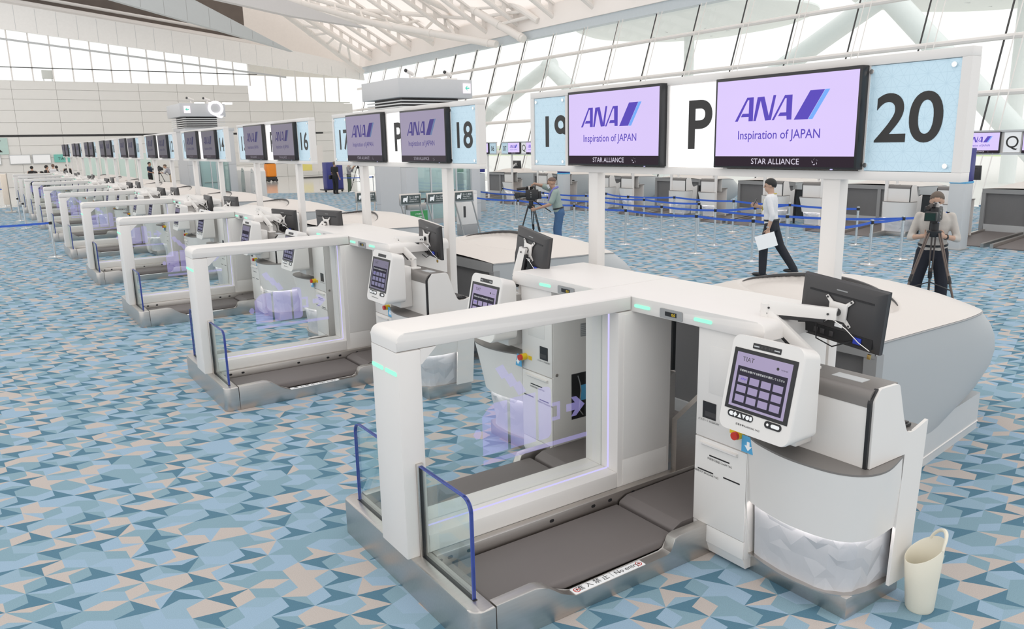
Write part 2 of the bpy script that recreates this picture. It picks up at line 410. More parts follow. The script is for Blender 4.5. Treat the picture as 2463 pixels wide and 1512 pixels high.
# ---- glass facade leaning outward
FX = lambda z: 26.7+.324*z
fa = struct('window_facade', PR([(FX(9.0)-.2, 9.0), (FX(9.0)+.3, 9.0), (FX(9.0)+.3, 9.5), (FX(9.0)-.2, 9.5)], 'y', -8, 66), mat('facade_header_blue_grey', (.60, .66, .70), .5), 'leaning glass curtain wall with dark rods')
ZR = (0.0, 1.9, 3.8, 5.68, 7.6, 9.0)
for z in ZR[1:5]:
    obj('rail', T([(FX(z)-.12, -8, z), (FX(z)-.12, 66, z)], .10, 8), WHITE, fa)
rodbm, panebm = None, {}
for n in range(-5, 19):
    y = 10+3*n
    obj('mullion', T([(FX(0), y, 0), (FX(9), y, 9)], .036, 6), DARK, fa)
    for dy in (.45, .75): obj('rod', T([(FX(0)-.35, y-dy, 0), (FX(9)-.35, y-dy, 9)], .02, 6), WHITE, fa)
    for lo, hi in zip(ZR, ZR[1:]):
        if (lo,) not in panebm:
            o = obj('pane', PR([(FX(lo), lo+.03), (FX(lo)+.02, lo+.03), (FX(hi)+.02, hi-.03), (FX(hi), hi-.03)], 'y', 10.03, 12.97), FACADE_GLASS, fa); panebm[(lo,)] = o.data; o.location = (0, y-10, 0)
        else:
            o = bpy.data.objects.new('pane', panebm[(lo,)]); COL.objects.link(o); o.parent = fa; o.location = (0, y-10, 0)
# ---- roof: soffit, membrane, ribs, trusses, fins
CREAM = mat('cream_soffit', (.94, .90, .87), .6, var=.02, scale=.4)
def membrane_mat():
    m, nt, out = _base('roof_membrane'); N = nt.nodes; L = nt.links
    d = N.new('ShaderNodeBsdfDiffuse'); t = N.new('ShaderNodeBsdfTranslucent'); mx = N.new('ShaderNodeMixShader'); nz = N.new('ShaderNodeTexNoise'); nz.inputs['Scale'].default_value = .5
    mr = N.new('ShaderNodeMapRange'); mr.inputs[3].default_value = .72; mr.inputs[4].default_value = .85; L.new(nz.outputs['Fac'], mr.inputs[0]); L.new(mr.outputs[0], mx.inputs[0])
    d.inputs[0].default_value = (.85, .80, .76, 1); t.inputs[0].default_value = (.97, .91, .87, 1)
    L.new(d.outputs[0], mx.inputs[1]); L.new(t.outputs[0], mx.inputs[2]); L.new(mx.outputs[0], out.inputs[0]); return m
MEMB = membrane_mat()
TRUSS = mat('truss_white', (.86, .83, .80), .5, var=.02)
struct('ceiling_soffit', PR([(29.3, 9.5), (29.9, 9.5), (30.2, 11.1), (29.5, 11.1)], 'y', 14, 66), CREAM, 'cream soffit wall over the glass facade')
ZROOF = lambda x: 10.8+.55*(29.5-x)
struct('ceiling', flat(bmesh.new(), [(29.6, 14, ZROOF(29.6)), (8, 14, ZROOF(8)), (8, 67, ZROOF(8)), (29.6, 67, ZROOF(29.6))]), MEMB, 'sloping translucent roof membrane')
def rib(y):
    root = obj('ceiling_rib', T([(29.5, y, 10.0), (10, y, ZROOF(10)-.8)], .16, 10), TRUSS); tag(root, None, None, None, 'structure')
    bm = bmesh.new()
    for k in range(22):
        x = 29.2-k*.85; z = ZROOF(x)
        box(bm, x-.14, x+.14, y-.03, y+.03, z-.72, z)
    obj('lattice', bm, TRUSS, root)
    obj('flange', PR([(29.5, ZROOF(29.5)-.14), (10, ZROOF(10)-.14), (10, ZROOF(10)), (29.5, ZROOF(29.5))], 'y', y-.14, y+.14), TRUSS, root)
for n in range(12): rib(63.4-3.8*n)
def truss(name, label, chords, r, webs):
    root = obj(name, T(chords[0], r, 12), TRUSS); tag(root, label, None, None, 'structure')
    for c in chords[1:]: obj('chord', T(c, r*.8, 10), TRUSS, root)
    for a, b in webs: obj('brace', T([a, b], r*.45, 8), TRUSS, root)
    for t in (.25, .5, .75, .97):
        p, qq = Vector(chords[0][0]), Vector(chords[0][-1]); d = (qq-p).normalized()
        obj('collar', T([p.lerp(qq, t)-d*.12, p.lerp(qq, t)+d*.12], r*1.12, 12), TRUSS, root)
    return root
def lerp3(a, b, t): return tuple(a[i]+(b[i]-a[i])*t for i in range(3))
TR = []
def ext(a, b, t): return lerp3(a, b, t)
A0, A1 = (24.03, 58, 12.53), (28.9, 42.4, 8.98); A0 = ext(A0, A1, -.5)
truss('ceiling_truss', 'big white tubular roof truss over the facade', [[A0, A1], [ext(A0, A1, 0), (29.0, 46, 11.2)]], .24,
      [(ext(A0, A1, t), (28.4, 46+(1-t)*14, 10.9+(1-t)*2.2)) for t in (.45, .6, .72, .85)])
B0, B1 = (28.03, 46, 12.27), (28.95, 39.3, 8.97); B0 = ext(B0, B1, -.4)
truss('ceiling_truss', 'nearest white tubular roof truss ending on the soffit', [[B0, B1], [(28.4, 42.6, 12.6), (29.3, 38.2, 9.96)]], .26,
      [(ext(B0, B1, t), ext((28.4, 42.6, 12.6), (29.3, 38.2, 9.96), t+.12)) for t in (.45, .6, .75)])
C0, C1 = (21.07, 60, 12.44), (28.9, 64.4, 9.0); C0 = ext(C0, C1, -.5)
truss('ceiling_truss', 'far white tubular roof truss beside the far fascia', [[C0, C1], [ext((23.37, 60, 11.95), (28.9, 62.6, 9.95), -.6), (28.9, 62.6, 9.95)]], .22,
      [(ext(C0, C1, t), ext((23.37, 60, 11.95), (28.9, 62.6, 9.95), t-.35)) for t in (.4, .52, .64, .76, .88)])
D0, D1 = (17, 56, 13.6), (28.6, 50.5, 10.2)
truss('ceiling_truss', 'middle white tubular roof truss crossing the ribs', [[D0, D1], [(17, 58, 14.6), (28.6, 53, 11.4)]], .20,
      [(ext(D0, D1, t), ext((17, 58, 14.6), (28.6, 53, 11.4), t+.06)) for t in (.3, .45, .6, .75, .9)])
E0, E1 = (18, 44, 13.9), (29, 47.5, 11.6)
truss('ceiling_truss', 'high white tubular roof truss at the top of the view', [[E0, E1], [(18, 45.5, 15), (29, 49.3, 12.4)]], .22,
      [(ext(E0, E1, t), ext((18, 45.5, 15), (29, 49.3, 12.4), t+.07)) for t in (.4, .55, .7, .85)])
# tapered fins
FIN1 = mat('fin_blue_grey', (.55, .585, .60), .5, var=.02); FIN2 = mat('fin_lilac_white', (.66, .65, .655), .5, var=.02)
f1 = struct('ceiling_fin_beam', PR([(21.6, 10.15), (-5, 16.2), (-5, 22.6), (14.1, 13.62)], 'y', 61.6, 62.2), FIN1, 'long tapering blue grey roof fin')
for n in range(14):
    x = 20-n*1.6; zl = 10.15+(21.6-x)*.2274; zh = 10.15+(21.6-x)*.4615
    obj('seam', B(x-.012, x+.012, 61.595, 61.6, zl+.05, zh-.05), MIDGREY, f1)
f2 = struct('ceiling_fin_blade', PR([(23.76, 10.89), (18.3, 12.25), (6, 15.4), (6, 13.5), (13.27, 12.02), (18.2, 11.32)], 'y', 51.7, 52.3), FIN2, 'pale tapering roof fin in front of the trusses')
# dark brown backdrop: shade of the open roof void is put into its colour
VOIDSHADE = mat('roof_void_brown_shade', (.14, .115, .10), .8, var=.2, scale=1)
struct('wall_gable', B(19.6, 30.2, 67.6, 67.9, 8.7, 21), mat('gable_cream', (.84, .79, .75), .6), 'cream gable wall closing the roof at the far end')
struct('ceiling_void_backdrop', PR([(-16, zlow(-16)+1), (19.6, zlow(19.6)+.5), (19.6, 15), (-16, 21)], 'y', 67.6, 67.9), VOIDSHADE, 'dark backdrop standing in for the shaded void under the roof edge')
for k, dz in enumerate((.35, 1.0)):
    pp = [(-14, YW+1.5, 14.75+dz), (19.6, YW+1.5, 10.86+dz)]
    o = obj('ceiling_void_pipe', T(pp, .28 if k == 0 else .12, 10), OFFW); tag(o, None, None, None, 'structure')
    if k == 0:
        for n in range(9):
            c = lerp3(pp[0], pp[1], .18+n*.095)
            obj('brace', T([c, (c[0]-1.1, c[1], c[2]-1.1)], .12, 8), OFFW, o); obj('brace', T([c, (c[0]+.9, c[1], c[2]-1.2)], .12, 8), OFFW, o)
            obj('hanger', B(c[0]-.22, c[0]+.22, c[1]-.1, c[1]+.1, c[2]-1.3, c[2]), OFFW, o)
# outside: leaning columns and canopies seen through the glass
OUTW = mat('outside_white_steel', (.86, .89, .885), .5, var=.02)
def column(label, pts, r):
    o = obj('outdoor_column', T(pts, r, 14), OUTW, sub=pts[-1]); tag(o, label, 'column', 'leaning steel columns outside')
column('leaning white steel column outside, left leg of the near pair', [(34, 17.9, 8.7), (34, 33.0, 1.0), (34, 34.5, -.3)], .5)
column('leaning white steel column outside, right leg of the near pair', [(34, 17.7, 8.7), (34, 11.3, 2.09), (34, 9.0, -.3)], .5)
column('leaning white steel column outside, left leg of the far pair', [(34, 42.8, 8.0), (34, 51.2, 4.93), (34, 60.0, -.3)], .5)
column('leaning white steel column outside, right leg of the far pair', [(34, 43.6, 8.0), (34, 38.65, 4.67), (34, 30.5, -.3)], .5)
for (x, y, z, a, b, lab) in ((46, 17, 10.3, 8, 9, 'shallow round white canopy outside, near one'), (46, 41, 11.3, 8, 10, 'shallow round white canopy outside, far one')):
    o = obj('outdoor_canopy', lathe(bmesh.new(), [(.2, -.9), (.6, -.75), (.9, -.35), (1.0, 0), (1.0, .12), (.6, .5), (.1, .6)], (x, y, z), 40, a, b), OUTW, sub=(x, y, z)); tag(o, lab, 'canopy', 'canopies outside the glass')
    for k in range(6):
        t = k*math.pi/3; obj('spoke', T([(x+.3*a*math.cos(t), y+.3*b*math.sin(t), z-.85), (x+.97*a*math.cos(t), y+.97*b*math.sin(t), z-.02)], .05, 6), PALEGREY, o)
    obj('post', T([(x, y, -.3), (x, y, z-.8)], .4, 12), OUTW, o)

gp = struct('wall_glass_partition', B(4.6, 9.0, 56.2, 56.3, 2.3, 2.4), WHITE, 'pale green glass partition behind the far gates')
for k in range(4): obj('pane', B(4.65+k*1.1, 5.65+k*1.1, 56.22, 56.26, .05, 2.3), mat('frosted_green_glass', (.62, .76, .71), .25, var=.02), gp)
for k in range(5): obj('post', B(4.58+k*1.1, 4.66+k*1.1, 56.18, 56.3, 0, 2.3), WHITE, gp)
# ================================================================== check-in island P: ten pairs of bag drop lanes
PITCH = 4.4759
NPAIR = 10
def K(k): return (20-2*k, 19-2*k)                       # lane numbers of pair k: near lane, far lane
# ---------------------------------------------------------------- gate (centre frame with cross beam)
def build_gate():
    g = thing('bag_drop_gate', '', 'gate', (.85, 0, 0), 'white bag drop gates')
    obj('front_post', B(0, .14, -.16, .16, .228, 1.402, .008), WHITE, g)
    obj('top_beam', PR(rpoly([(0, 1.405), (0, 1.502), (1.638, 1.502), (1.638, 1.405)], [.0, .092, 0, 0], 8), 'y', -.16, .16, bev=.012), WHITE, g)
    obj('corner_gusset', PR(rpoly([(.138, 1.404), (.138, 1.32), (.145, 1.32), (.235, 1.404)], [0, 0, .02, 0], 3), 'y', -.158, .158), WHITE, g)
    obj('sill', B(.14, 1.53, -.16, .16, .228, .335, .006), WHITE, g)
    w = obj('centre_wall', B(1.53, 2.0, -.16, .16, .228, 1.40, .004), WHITE, g)
    for s in (-1, 1):
        obj('door_panel', B(1.575, 1.975, s*.16, s*.164, .42, 1.385, .0015), WHITE2, w)
        obj('kick_panel', B(1.575, 1.975, s*.16, s*.164, .245, .412, .0015), WHITE2, w)
    obj('frame_pane', B(.14, 1.53, -.006, .006, .335, 1.404), PANE, g)
    obj('led_strip', B(.17, 1.53, -.062, -.05, .335, .3385), LILAC, g); obj('led_strip', B(1.5265, 1.53, -.075, -.063, .345, 1.39), LILAC, g)  # lilac LED lines along the sill and the jamb
    # etched luggage pictogram
    bm = bmesh.new()
    def pg(pts): flat(bm, [(x, -.0085, z) for x, z in pts])
    pg([(.60, .575), (1.40, .575), (1.40, .605), (.60, .605)])
    pg([(.60, .635), (.60, .88), (.65, .93), (.69, .95), (.78, .95), (.78, .635)]); pg([(.80, .635), (.80, .955), (.99, .955), (.99, .635)])
    pg(rpoly([(1.01, .635), (1.01, .975), (1.11, .975), (1.11, .635)], [0, 0, .04, .04], 4))
    pg([(1.115, .86), (1.18, .86), (1.18, .74), (1.115, .74), (1.115, .765), (1.155, .765), (1.155, .835), (1.115, .835)])
    pg([(.535, .78), (.555, .75), (.58, .75), (.595, .78), (.58, .81), (.555, .81)])
    pg([(1.23, .775), (1.30, .775), (1.268, .735), (1.31, .735), (1.38, .80), (1.31, .865), (1.268, .865), (1.30, .825), (1.23, .825)])
    for a in range(3): pg([(.70+a*.06, 1.16-a*.062), (.755+a*.06, 1.175-a*.062), (.80+a*.06, 1.10-a*.062), (.745+a*.06, 1.085-a*.062)])
    obj('pictogram', bm, PICTO, g, smooth=0)
    # cross beam in two halves
    for y0, y1, tip in ((-1.17, .158, -1), (.161, 1.17, 1)):
        pts = [(y0, 1.397), (y1, 1.397), (y1, 1.497), (y0, 1.497)]
        rr = [0, 0, 0, .092] if tip < 0 else [0, 0, .092, 0]
        obj('cross_beam', PR(rpoly(pts, rr, 8), 'x', 1.64, 2.31, bev=.008), WHITE, g)
    for s in (-1, 1):
        for a, b in ((.188, .324), (.682, .815)):
            obj('status_light', PR(rpoly([(s*a, 1.430), (s*b, 1.430), (s*b, 1.450), (s*a, 1.450)], .009, 4), 'x', 1.634, 1.641), MINT, g)
        obj('status_light', PR(rpoly([(s*.012, 1.274), (s*.15, 1.274), (s*.15, 1.296), (s*.012, 1.296)], .010, 4), 'x', -.004, .002), MINT, g)
        wdp = obj('weight_display', PR(rpoly([(s*.412, 1.405), (s*.593, 1.405), (s*.593, 1.463), (s*.412, 1.463)], .008, 3), 'x', 1.633, 1.641), MIDGREY, g)
        obj('readout', B(1.631, 1.634, s*.457, s*.549, 1.422, 1.448), BLACK, wdp)
        text('digits', '0.0', .024, (1.6305, s*.503-.022, 1.426), FACE_X, glow('amber_digits', (1.0, .72, .05), .7), wdp)
    obj('plinth', PR(rpoly([(.02, -.81), (.15, -.81), (.15, .81), (.02, .81)], [.06, 0, 0, .06], 6), 'z', 0, .23, bev=.01), STEELH, g)
    return g
# ---------------------------------------------------------------- one conveyor lane
def build_lane(s):
    c = thing('bag_drop_conveyor', '', 'conveyor', (1.0, s*.48, 0), 'bag drop conveyors')
    def bx(*a, **k): return B(a[0], a[1], s*a[2], s*a[3], a[4], a[5], **k)
    obj('frame_bed', bx(.15, 2.6, .165, .80, 0, .085), STEEL, c)
    obj('belt', bx(.20, 1.47, .225, .735, .10, .165, bev=.02, seg=3), BELT, c)
    obj('belt', PR(rpoly([(1.49, .10), (1.49, .17), (1.56, .20), (2.6, .215), (2.6, .10)], [0, .02, .03, 0, 0], 3), 'y', s*.225, s*.70), BELT, c)
    pr = [(.155, 0), (.155, .23), (.40, .235)]+[(.40+.26*t, .235-.135*(3*t*t-2*t**3)) for t in (.15, .3, .45, .6, .75, .9, 1)]+[(1.33, .10), (1.365, .112), (1.38, .15), (1.395, .188), (1.43, .20), (1.70, .20), (1.70, 0)]
    obj('outer_rail', PR(pr, 'y', s*.74, s*.81, bev=.006), STEELH, c)
    ir = obj('inner_rail', bx(.15, 2.4, .161, .215, .085, .232, bev=.004), STEEL, c)
    for x in (.17, .235, .36, .95, 1.28, 1.42, 1.62):
        obj('sensor', PR(rpoly([(x-.016, .185), (x+.016, .185), (x+.016, .205), (x-.016, .205)], .009, 3), 'y', s*.2145, s*.2165), BLACK, ir)
    obj('end_tray', bx(.15, .2, .22, .74, .085, .14), STEEL, c)
    lb = obj('no_entry_label', PR(rpoly([(.66, s*.748), (1.17, s*.748), (1.17, s*.803), (.66, s*.803)], .004, 2), 'z', .1, .1025), PAPER, c)
    M = Matrix.Rotation(0 if s < 0 else math.pi, 4, 'Z')
    text('lettering', '進 入 禁 止｜No entry', .046, (.915, s*.775-.012*(-s), .1035), M, INK, lb)
    for x in (.69, 1.14):
        bm = bmesh.new(); tube(bm, [(x, s*.775, .1027), (x, s*.775, .1034)], .02, 16); obj('no_entry_mark', bm, RED, lb)
        bm = bmesh.new(); tube(bm, [(x, s*.775, .1034), (x, s*.775, .1038)], .015, 16); obj('no_entry_mark', bm, PAPER, lb)
        obj('no_entry_mark', B(x-.012, x+.012, s*.775-.0025, s*.775+.0025, .1038, .1041), RED, lb)
        obj('no_entry_mark', B(x-.003, x+.005, s*.775-.009, s*.775+.009, .1038, .104), INK, lb)
    gp = rpoly([(s*.175, .20), (s*.70, .20), (s*.70, .765), (s*.175, .765)], [0, 0, .07, 0], 6)
    gl = obj('glass_wing', PR(gp, 'x', .088, .102), WING, c)
    arc = [p for p in gp if p[1] > .25]
    arc = sorted(arc, key=lambda p: (abs(p[0])-.175)-(p[1]-.765))
    path = [(s*.175, .765)]+[p for p in gp if p[1] > .3 and abs(p[0]) > .2]+[(s*.70, .2)]
    path = sorted(path, key=lambda p: abs(p[0])-p[1])
    inn = [(p[0]-s*.006 if abs(p[0]) > .2 else p[0], p[1]-.006 if p[1] > .25 else p[1]) for p in path]
    obj('polished_edge', PR(path+inn[::-1], 'x', .085, .105), EDGEBLUE, gl, smooth=.3)
    obj('glass_channel', bx(.075, .115, .16, .178, .228, .775, bev=.002), STEEL, c); obj('seal', bx(.086, .104, .178, .184, .228, .762), BLACK, c)
    obj('seal', bx(.083, .107, .165, .71, .228, .2325), BLACK, c)
    # dark tunnel door and steel baffle behind the scales
    obj('tunnel_door', bx(2.36, 2.39, .17, .69, .80, 1.39), SMOKE, c); obj('baffle', PR([(2.02, .23), (2.02, .60), (2.39, .79), (2.39, .23)], 'y', s*.165, s*.21), STEEL, c)
    obj('door_post', bx(2.33, 2.37, .62, .69, .2, 1.39), STEEL, c)
    return c
# ---------------------------------------------------------------- tall printer cabinet beside the belt
def build_cabinet(s):
    c = thing('bag_tag_cabinet', '', 'cabinet', (2.0, s*.9, 0), 'bag tag printer cabinets')
    def bx(*a, **k): return B(a[0], a[1], s*a[2], s*a[3], a[4], a[5], **k)
    obj('body', bx(1.672, 2.33, .70, 1.085, .085, 1.396, bev=.003), WHITE2, c)
    obj('kick_plate', PR([(1.69, .02), (1.665, .085), (2.3, .085), (2.3, .02)], 'y', s*.72, s*1.08), WHITE2, c)
    up = obj('upper_panel', bx(1.66, 1.672, .703, 1.082, .742, 1.395, bev=.002), WHITE2, c)
    obj('inset', bx(1.6585, 1.66, .79, 1.0, 1.02, 1.30, bev=.0005), WHITE2, up)
    pr = obj('passport_reader', bx(1.657, 1.664, .752, .85, .862, .962), BLACK, up)
    obj('reader_slot', bx(1.6565, 1.6575, .77, .85, .875, .905), DARK, pr)
    text('lettering', 'パスポート PASSPORT', .016, (1.6555, s*.80, .842), FACE_X, INK, up)
    d = obj('lower_door', bx(1.658, 1.672, .703, 1.082, .20, .735, bev=.002), WHITE2, c)
    obj('handle', PR([(1.638, .705), (1.638, .714), (1.66, .716), (1.66, .688), (1.652, .70)], 'y', s*.75, s*1.02), WHITE, d)
    y = lambda a: s*a
    for a, b, z in ((.814, .962, .641), (.729, .847, .536), (.922, 1.041, .540)) if s < 0 else ((.826, .974, .641), (.747, .86, .540), (.94, 1.06, .536)):
        obj('slot', bx(1.6565, 1.659, a, b, z-.004, z+.004), BLACK, d)
    text('lettering', '手荷物引換証 CLAIM TAG', .016, (1.6565, s*.89, .615), FACE_X, INK, d); text('lettering', '手荷物タグ BAGGAGE TAG', .016, (1.6565, s*.79, .515), FACE_X, INK, d)
    obj('base_panel', bx(1.66, 1.672, .703, 1.082, .088, .196, bev=.002), WHITE2, c)
    e = obj('emergency_stop', T([(1.66, s*1.035, .842), (1.615, s*1.035, .842)], .026, 14), YELLOW, c); obj('button', T([(1.618, s*1.035, .842), (1.595, s*1.035, .842)], .023, 14), RED, e)
    obj('plate', bx(1.6575, 1.66, .955, 1.0, .825, .855), YELLOW, e)
    # face toward the belt
    yi = .70
    w = obj('access_window', bx(1.84, 2.01, yi-.002, yi+.001, .38, .74), BLACK, c)
    obj('controller', bx(1.93, 1.99, yi-.006, yi-.002, .52, .64), STICKER, w)
    obj('cable', T([(1.9, s*(yi-.004), .72), (1.92, s*(yi-.005), .66), (1.93, s*(yi-.004), .60), (1.91, s*(yi-.004), .45), (1.95, s*(yi-.004), .40)], .004, 6), MIDGREY, w)
    obj('lock', T([(1.61+.09, s*yi, .76), (1.70, s*(yi-.006), .76)], .012, 12), STEEL, c)
    v = obj('fan_grille', bx(1.93, 2.02, yi-.003, yi, 1.02, 1.12), MIDGREY, c)
    for k in range(6): obj('grille_bar', bx(1.935, 2.015, yi-.0045, yi-.003, 1.03+k*.014, 1.036+k*.014), PALEGREY, v)
    obj('service_hatch', bx(1.75, 2.1, yi-.002, yi, .10, .19, bev=.0008), WHITE2, c)
    return c
# ---------------------------------------------------------------- counter with curved front
def ring_at(z):
    """outline of the curved front at height z: (x, |y|) from the cabinet side round to the staff side"""
    t = max(0, min(1, (z-.12)/.73)); e = t**1.3
    key0 = [(1.705, 1.085), (1.672, 1.22), (1.655, 1.38), (1.672, 1.53), (1.72, 1.635), (1.80, 1.69), (1.92, 1.712), (2.12, 1.715)]
    key1 = [(1.652, 1.085), (1.597, 1.20), (1.556, 1.40), (1.57, 1.60), (1.615, 1.715), (1.70, 1.785), (1.83, 1.80), (2.03, 1.752)]
    return [(a[0]+(b[0]-a[0])*e, a[1]+(b[1]-a[1])*e) for a, b in zip(key0, key1)]
def smooth_line(pts, n):
    P = [Vector((*p, 0)) for p in pts]; out = []
    for i in range(len(P)-1):
        p0, p1, p2, p3 = P[max(i-1, 0)], P[i], P[i+1], P[min(i+2, len(P)-1)]
        for k in range(n):
            t = k/n; v = .5*((2*p1)+(p2-p0)*t+(2*p0-5*p1+4*p2-p3)*t*t+(3*p1-p0-3*p2+p3)*t**3); out.append((v.x, v.y))
    out.append((P[-1].x, P[-1].y)); return out
def wallstrip(bm, z0, z1, s, rows, n=5, inset=0.0, relief=0.0, seed=3):
    rnd = random.Random(seed); lines = []
    for r in range(rows+1):
        z = z0+(z1-z0)*r/rows; pl = smooth_line(ring_at(z), n); row = []
        for i, (x, y) in enumerate(pl):
            j = rnd.uniform(-1, 1)*relief if 0 < i < len(pl)-1 else 0
            cx, cy = 1.95, 1.40; dx, dy = x-cx, y-cy; l = math.hypot(dx, dy)
            f = -(inset+j)/l
            dz = rnd.uniform(-.25, .25)*(z1-z0)/rows if relief and 0 < r < rows else 0
            row.append(bm.verts.new((x+dx*f, s*(y+dy*f), z+dz)))
        lines.append(row)
    for a, b in zip(lines, lines[1:]):
        for i in range(len(a)-1):
            if relief:
                if i % 2: bm.faces.new((a[i], a[i+1], b[i])); bm.faces.new((a[i+1], b[i+1], b[i]))
                else: bm.faces.new((a[i], a[i+1], b[i+1])); bm.faces.new((a[i], b[i+1], b[i]))
            else: bm.faces.new((a[i], a[i+1], b[i+1], b[i]))
    return bm
FROST = mat('frosted_relief_panel', (.56, .565, .59), .4, var=.05, scale=9)
def build_counter(s):
    c = thing('check_in_counter', '', 'counter', (1.95, s*1.45, 0), 'curved check-in counters')
    def bx(*a, **k): return B(a[0], a[1], s*a[2], s*a[3], a[4], a[5], **k)
    obj('plinth', bx(1.735, 2.22, 1.07, 1.685, 0, .12, bev=.002), STEELH, c)
    top = [(x, s*y) for x, y in smooth_line(ring_at(.12), 5)]+[(2.14, s*1.085)]
    obj('plinth_lip', PR(top, 'z', .117, .125), STEEL, c)
    obj('relief_panel', wallstrip(bmesh.new(), .125, .468, s, 5, 2, .032, .007), FROST, c, smooth=0)
    pts = [(x, y) for x, y in smooth_line(ring_at(.452), 5)]
    led = bmesh.new(); tube(led, [(x+(1.95-x)*.014/max(.05, math.hypot(1.95-x, 1.4-y)), s*(y+(1.4-y)*.014/max(.05, math.hypot(1.95-x, 1.4-y))), .463) for x, y in pts][1:-2], .005, 6); obj('under_light', led, WARMLED, c)
    obj('lip_soffit', PR([(x, s*y) for x, y in pts]+[(2.1, s*1.085)], 'z', .468, .475), WHITE, c)
    obj('front_skirt', wallstrip(bmesh.new(), .452, .85, s, 5, 5), WHITE2, c, smooth=1.2)
    obj('countertop', PR([(x, s*y) for x, y in smooth_line(ring_at(.85), 5)]+[(2.03, s*1.085)], 'z', .842, .852), GREYTOP, c)
    obj('end_cheek', PR([(1.66, .46), (1.655, .85), (1.75, .85), (1.75, .125), (1.71, .125)], 'y', s*1.0855, s*1.09), WHITE2, c)
    # raised hutch
    obj('hutch_front', bx(1.735, 1.755, 1.09, 1.715, .852, 1.205), WHITE2, c)
    obj('hutch_top', PR(rpoly([(1.733, 1.165), (1.733, 1.25), (1.97, 1.25), (1.97, 1.235), (1.755, 1.235), (1.745, 1.165)], [0, .05, 0, 0, .03, 0], 5), 'y', s*1.085, s*1.725), GREYTOP, c)
    obj('hutch_back', bx(1.955, 1.968, 1.09, 1.72, .86, 1.236), WHITE2, c)
    obj('hutch_floor', bx(1.75, 1.96, 1.09, 1.72, .853, .87), WHITE2, c)
    tp = [(1.728, .852), (1.728, 1.20), (1.776, 1.254), (1.792, 1.254), (1.744, 1.195), (1.744, .852)]
    obj('edge_trim', PR(rpoly(tp, [0, .04, .03, .02, .03, 0], 4), 'y', s*1.716, s*1.734), BLACK, c)
    sp = rpoly([(1.742, .20), (1.742, 1.20), (1.788, 1.256), (1.955, 1.252), (2.02, 1.05), (2.07, .965), (2.14, .965), (2.262, 1.0), (2.205, .11), (1.92, .11), (1.90, .20)],
               [0, .045, .03, .03, .05, .05, .05, .004, 0, 0, 0], 5)
    sp = rpoly([(1.744, .854), (1.744, 1.20), (1.79, 1.256), (1.955, 1.252), (2.02, 1.06), (2.065, .965), (2.14, .965), (2.262, 1.0), (2.205, .12), (2.02, .12), (2.06, .854)],
               [0, .045, .03, .03, .05, .05, .05, .004, 0, 0, 0], 5)
    obj('side_panel', PR(sp, 'y', s*1.728, s*1.745), WHITE2, c)
    obj('staff_desk', bx(1.97, 2.24, 1.09, 1.734, .945, .965), GREYTOP, c); obj('desk_back', bx(2.195, 2.21, 1.09, 1.734, .12, .945), WHITE2, c)
    obj('inner_panel', bx(2.03, 2.2, 1.09, 1.10, .12, .945), WHITE2, c)
    obj('reader_plate', bx(1.83, 1.90, 1.45, 1.62, 1.25, 1.2525), PALEGREY, c)
    # blue arrow sticker on the front
    zc = .80; xs = 1.646
    st = obj('arrow_sticker', PR([(s*1.105-.045, zc-.045), (s*1.105+.045, zc-.045), (s*1.105+.045, zc+.05), (s*1.105-.045, zc+.05)], 'x', xs-.012, xs-.008), STICKER, c)
    yc = s*1.105
    obj('arrow', PR([(yc-.009, zc+.02), (yc+.009, zc+.02), (yc+.009, zc-.003), (yc+.024, zc-.003), (yc, zc-.032), (yc-.024, zc-.003), (yc-.009, zc-.003)], 'x', xs-.0135, xs-.012), PAPER, st)
    return c
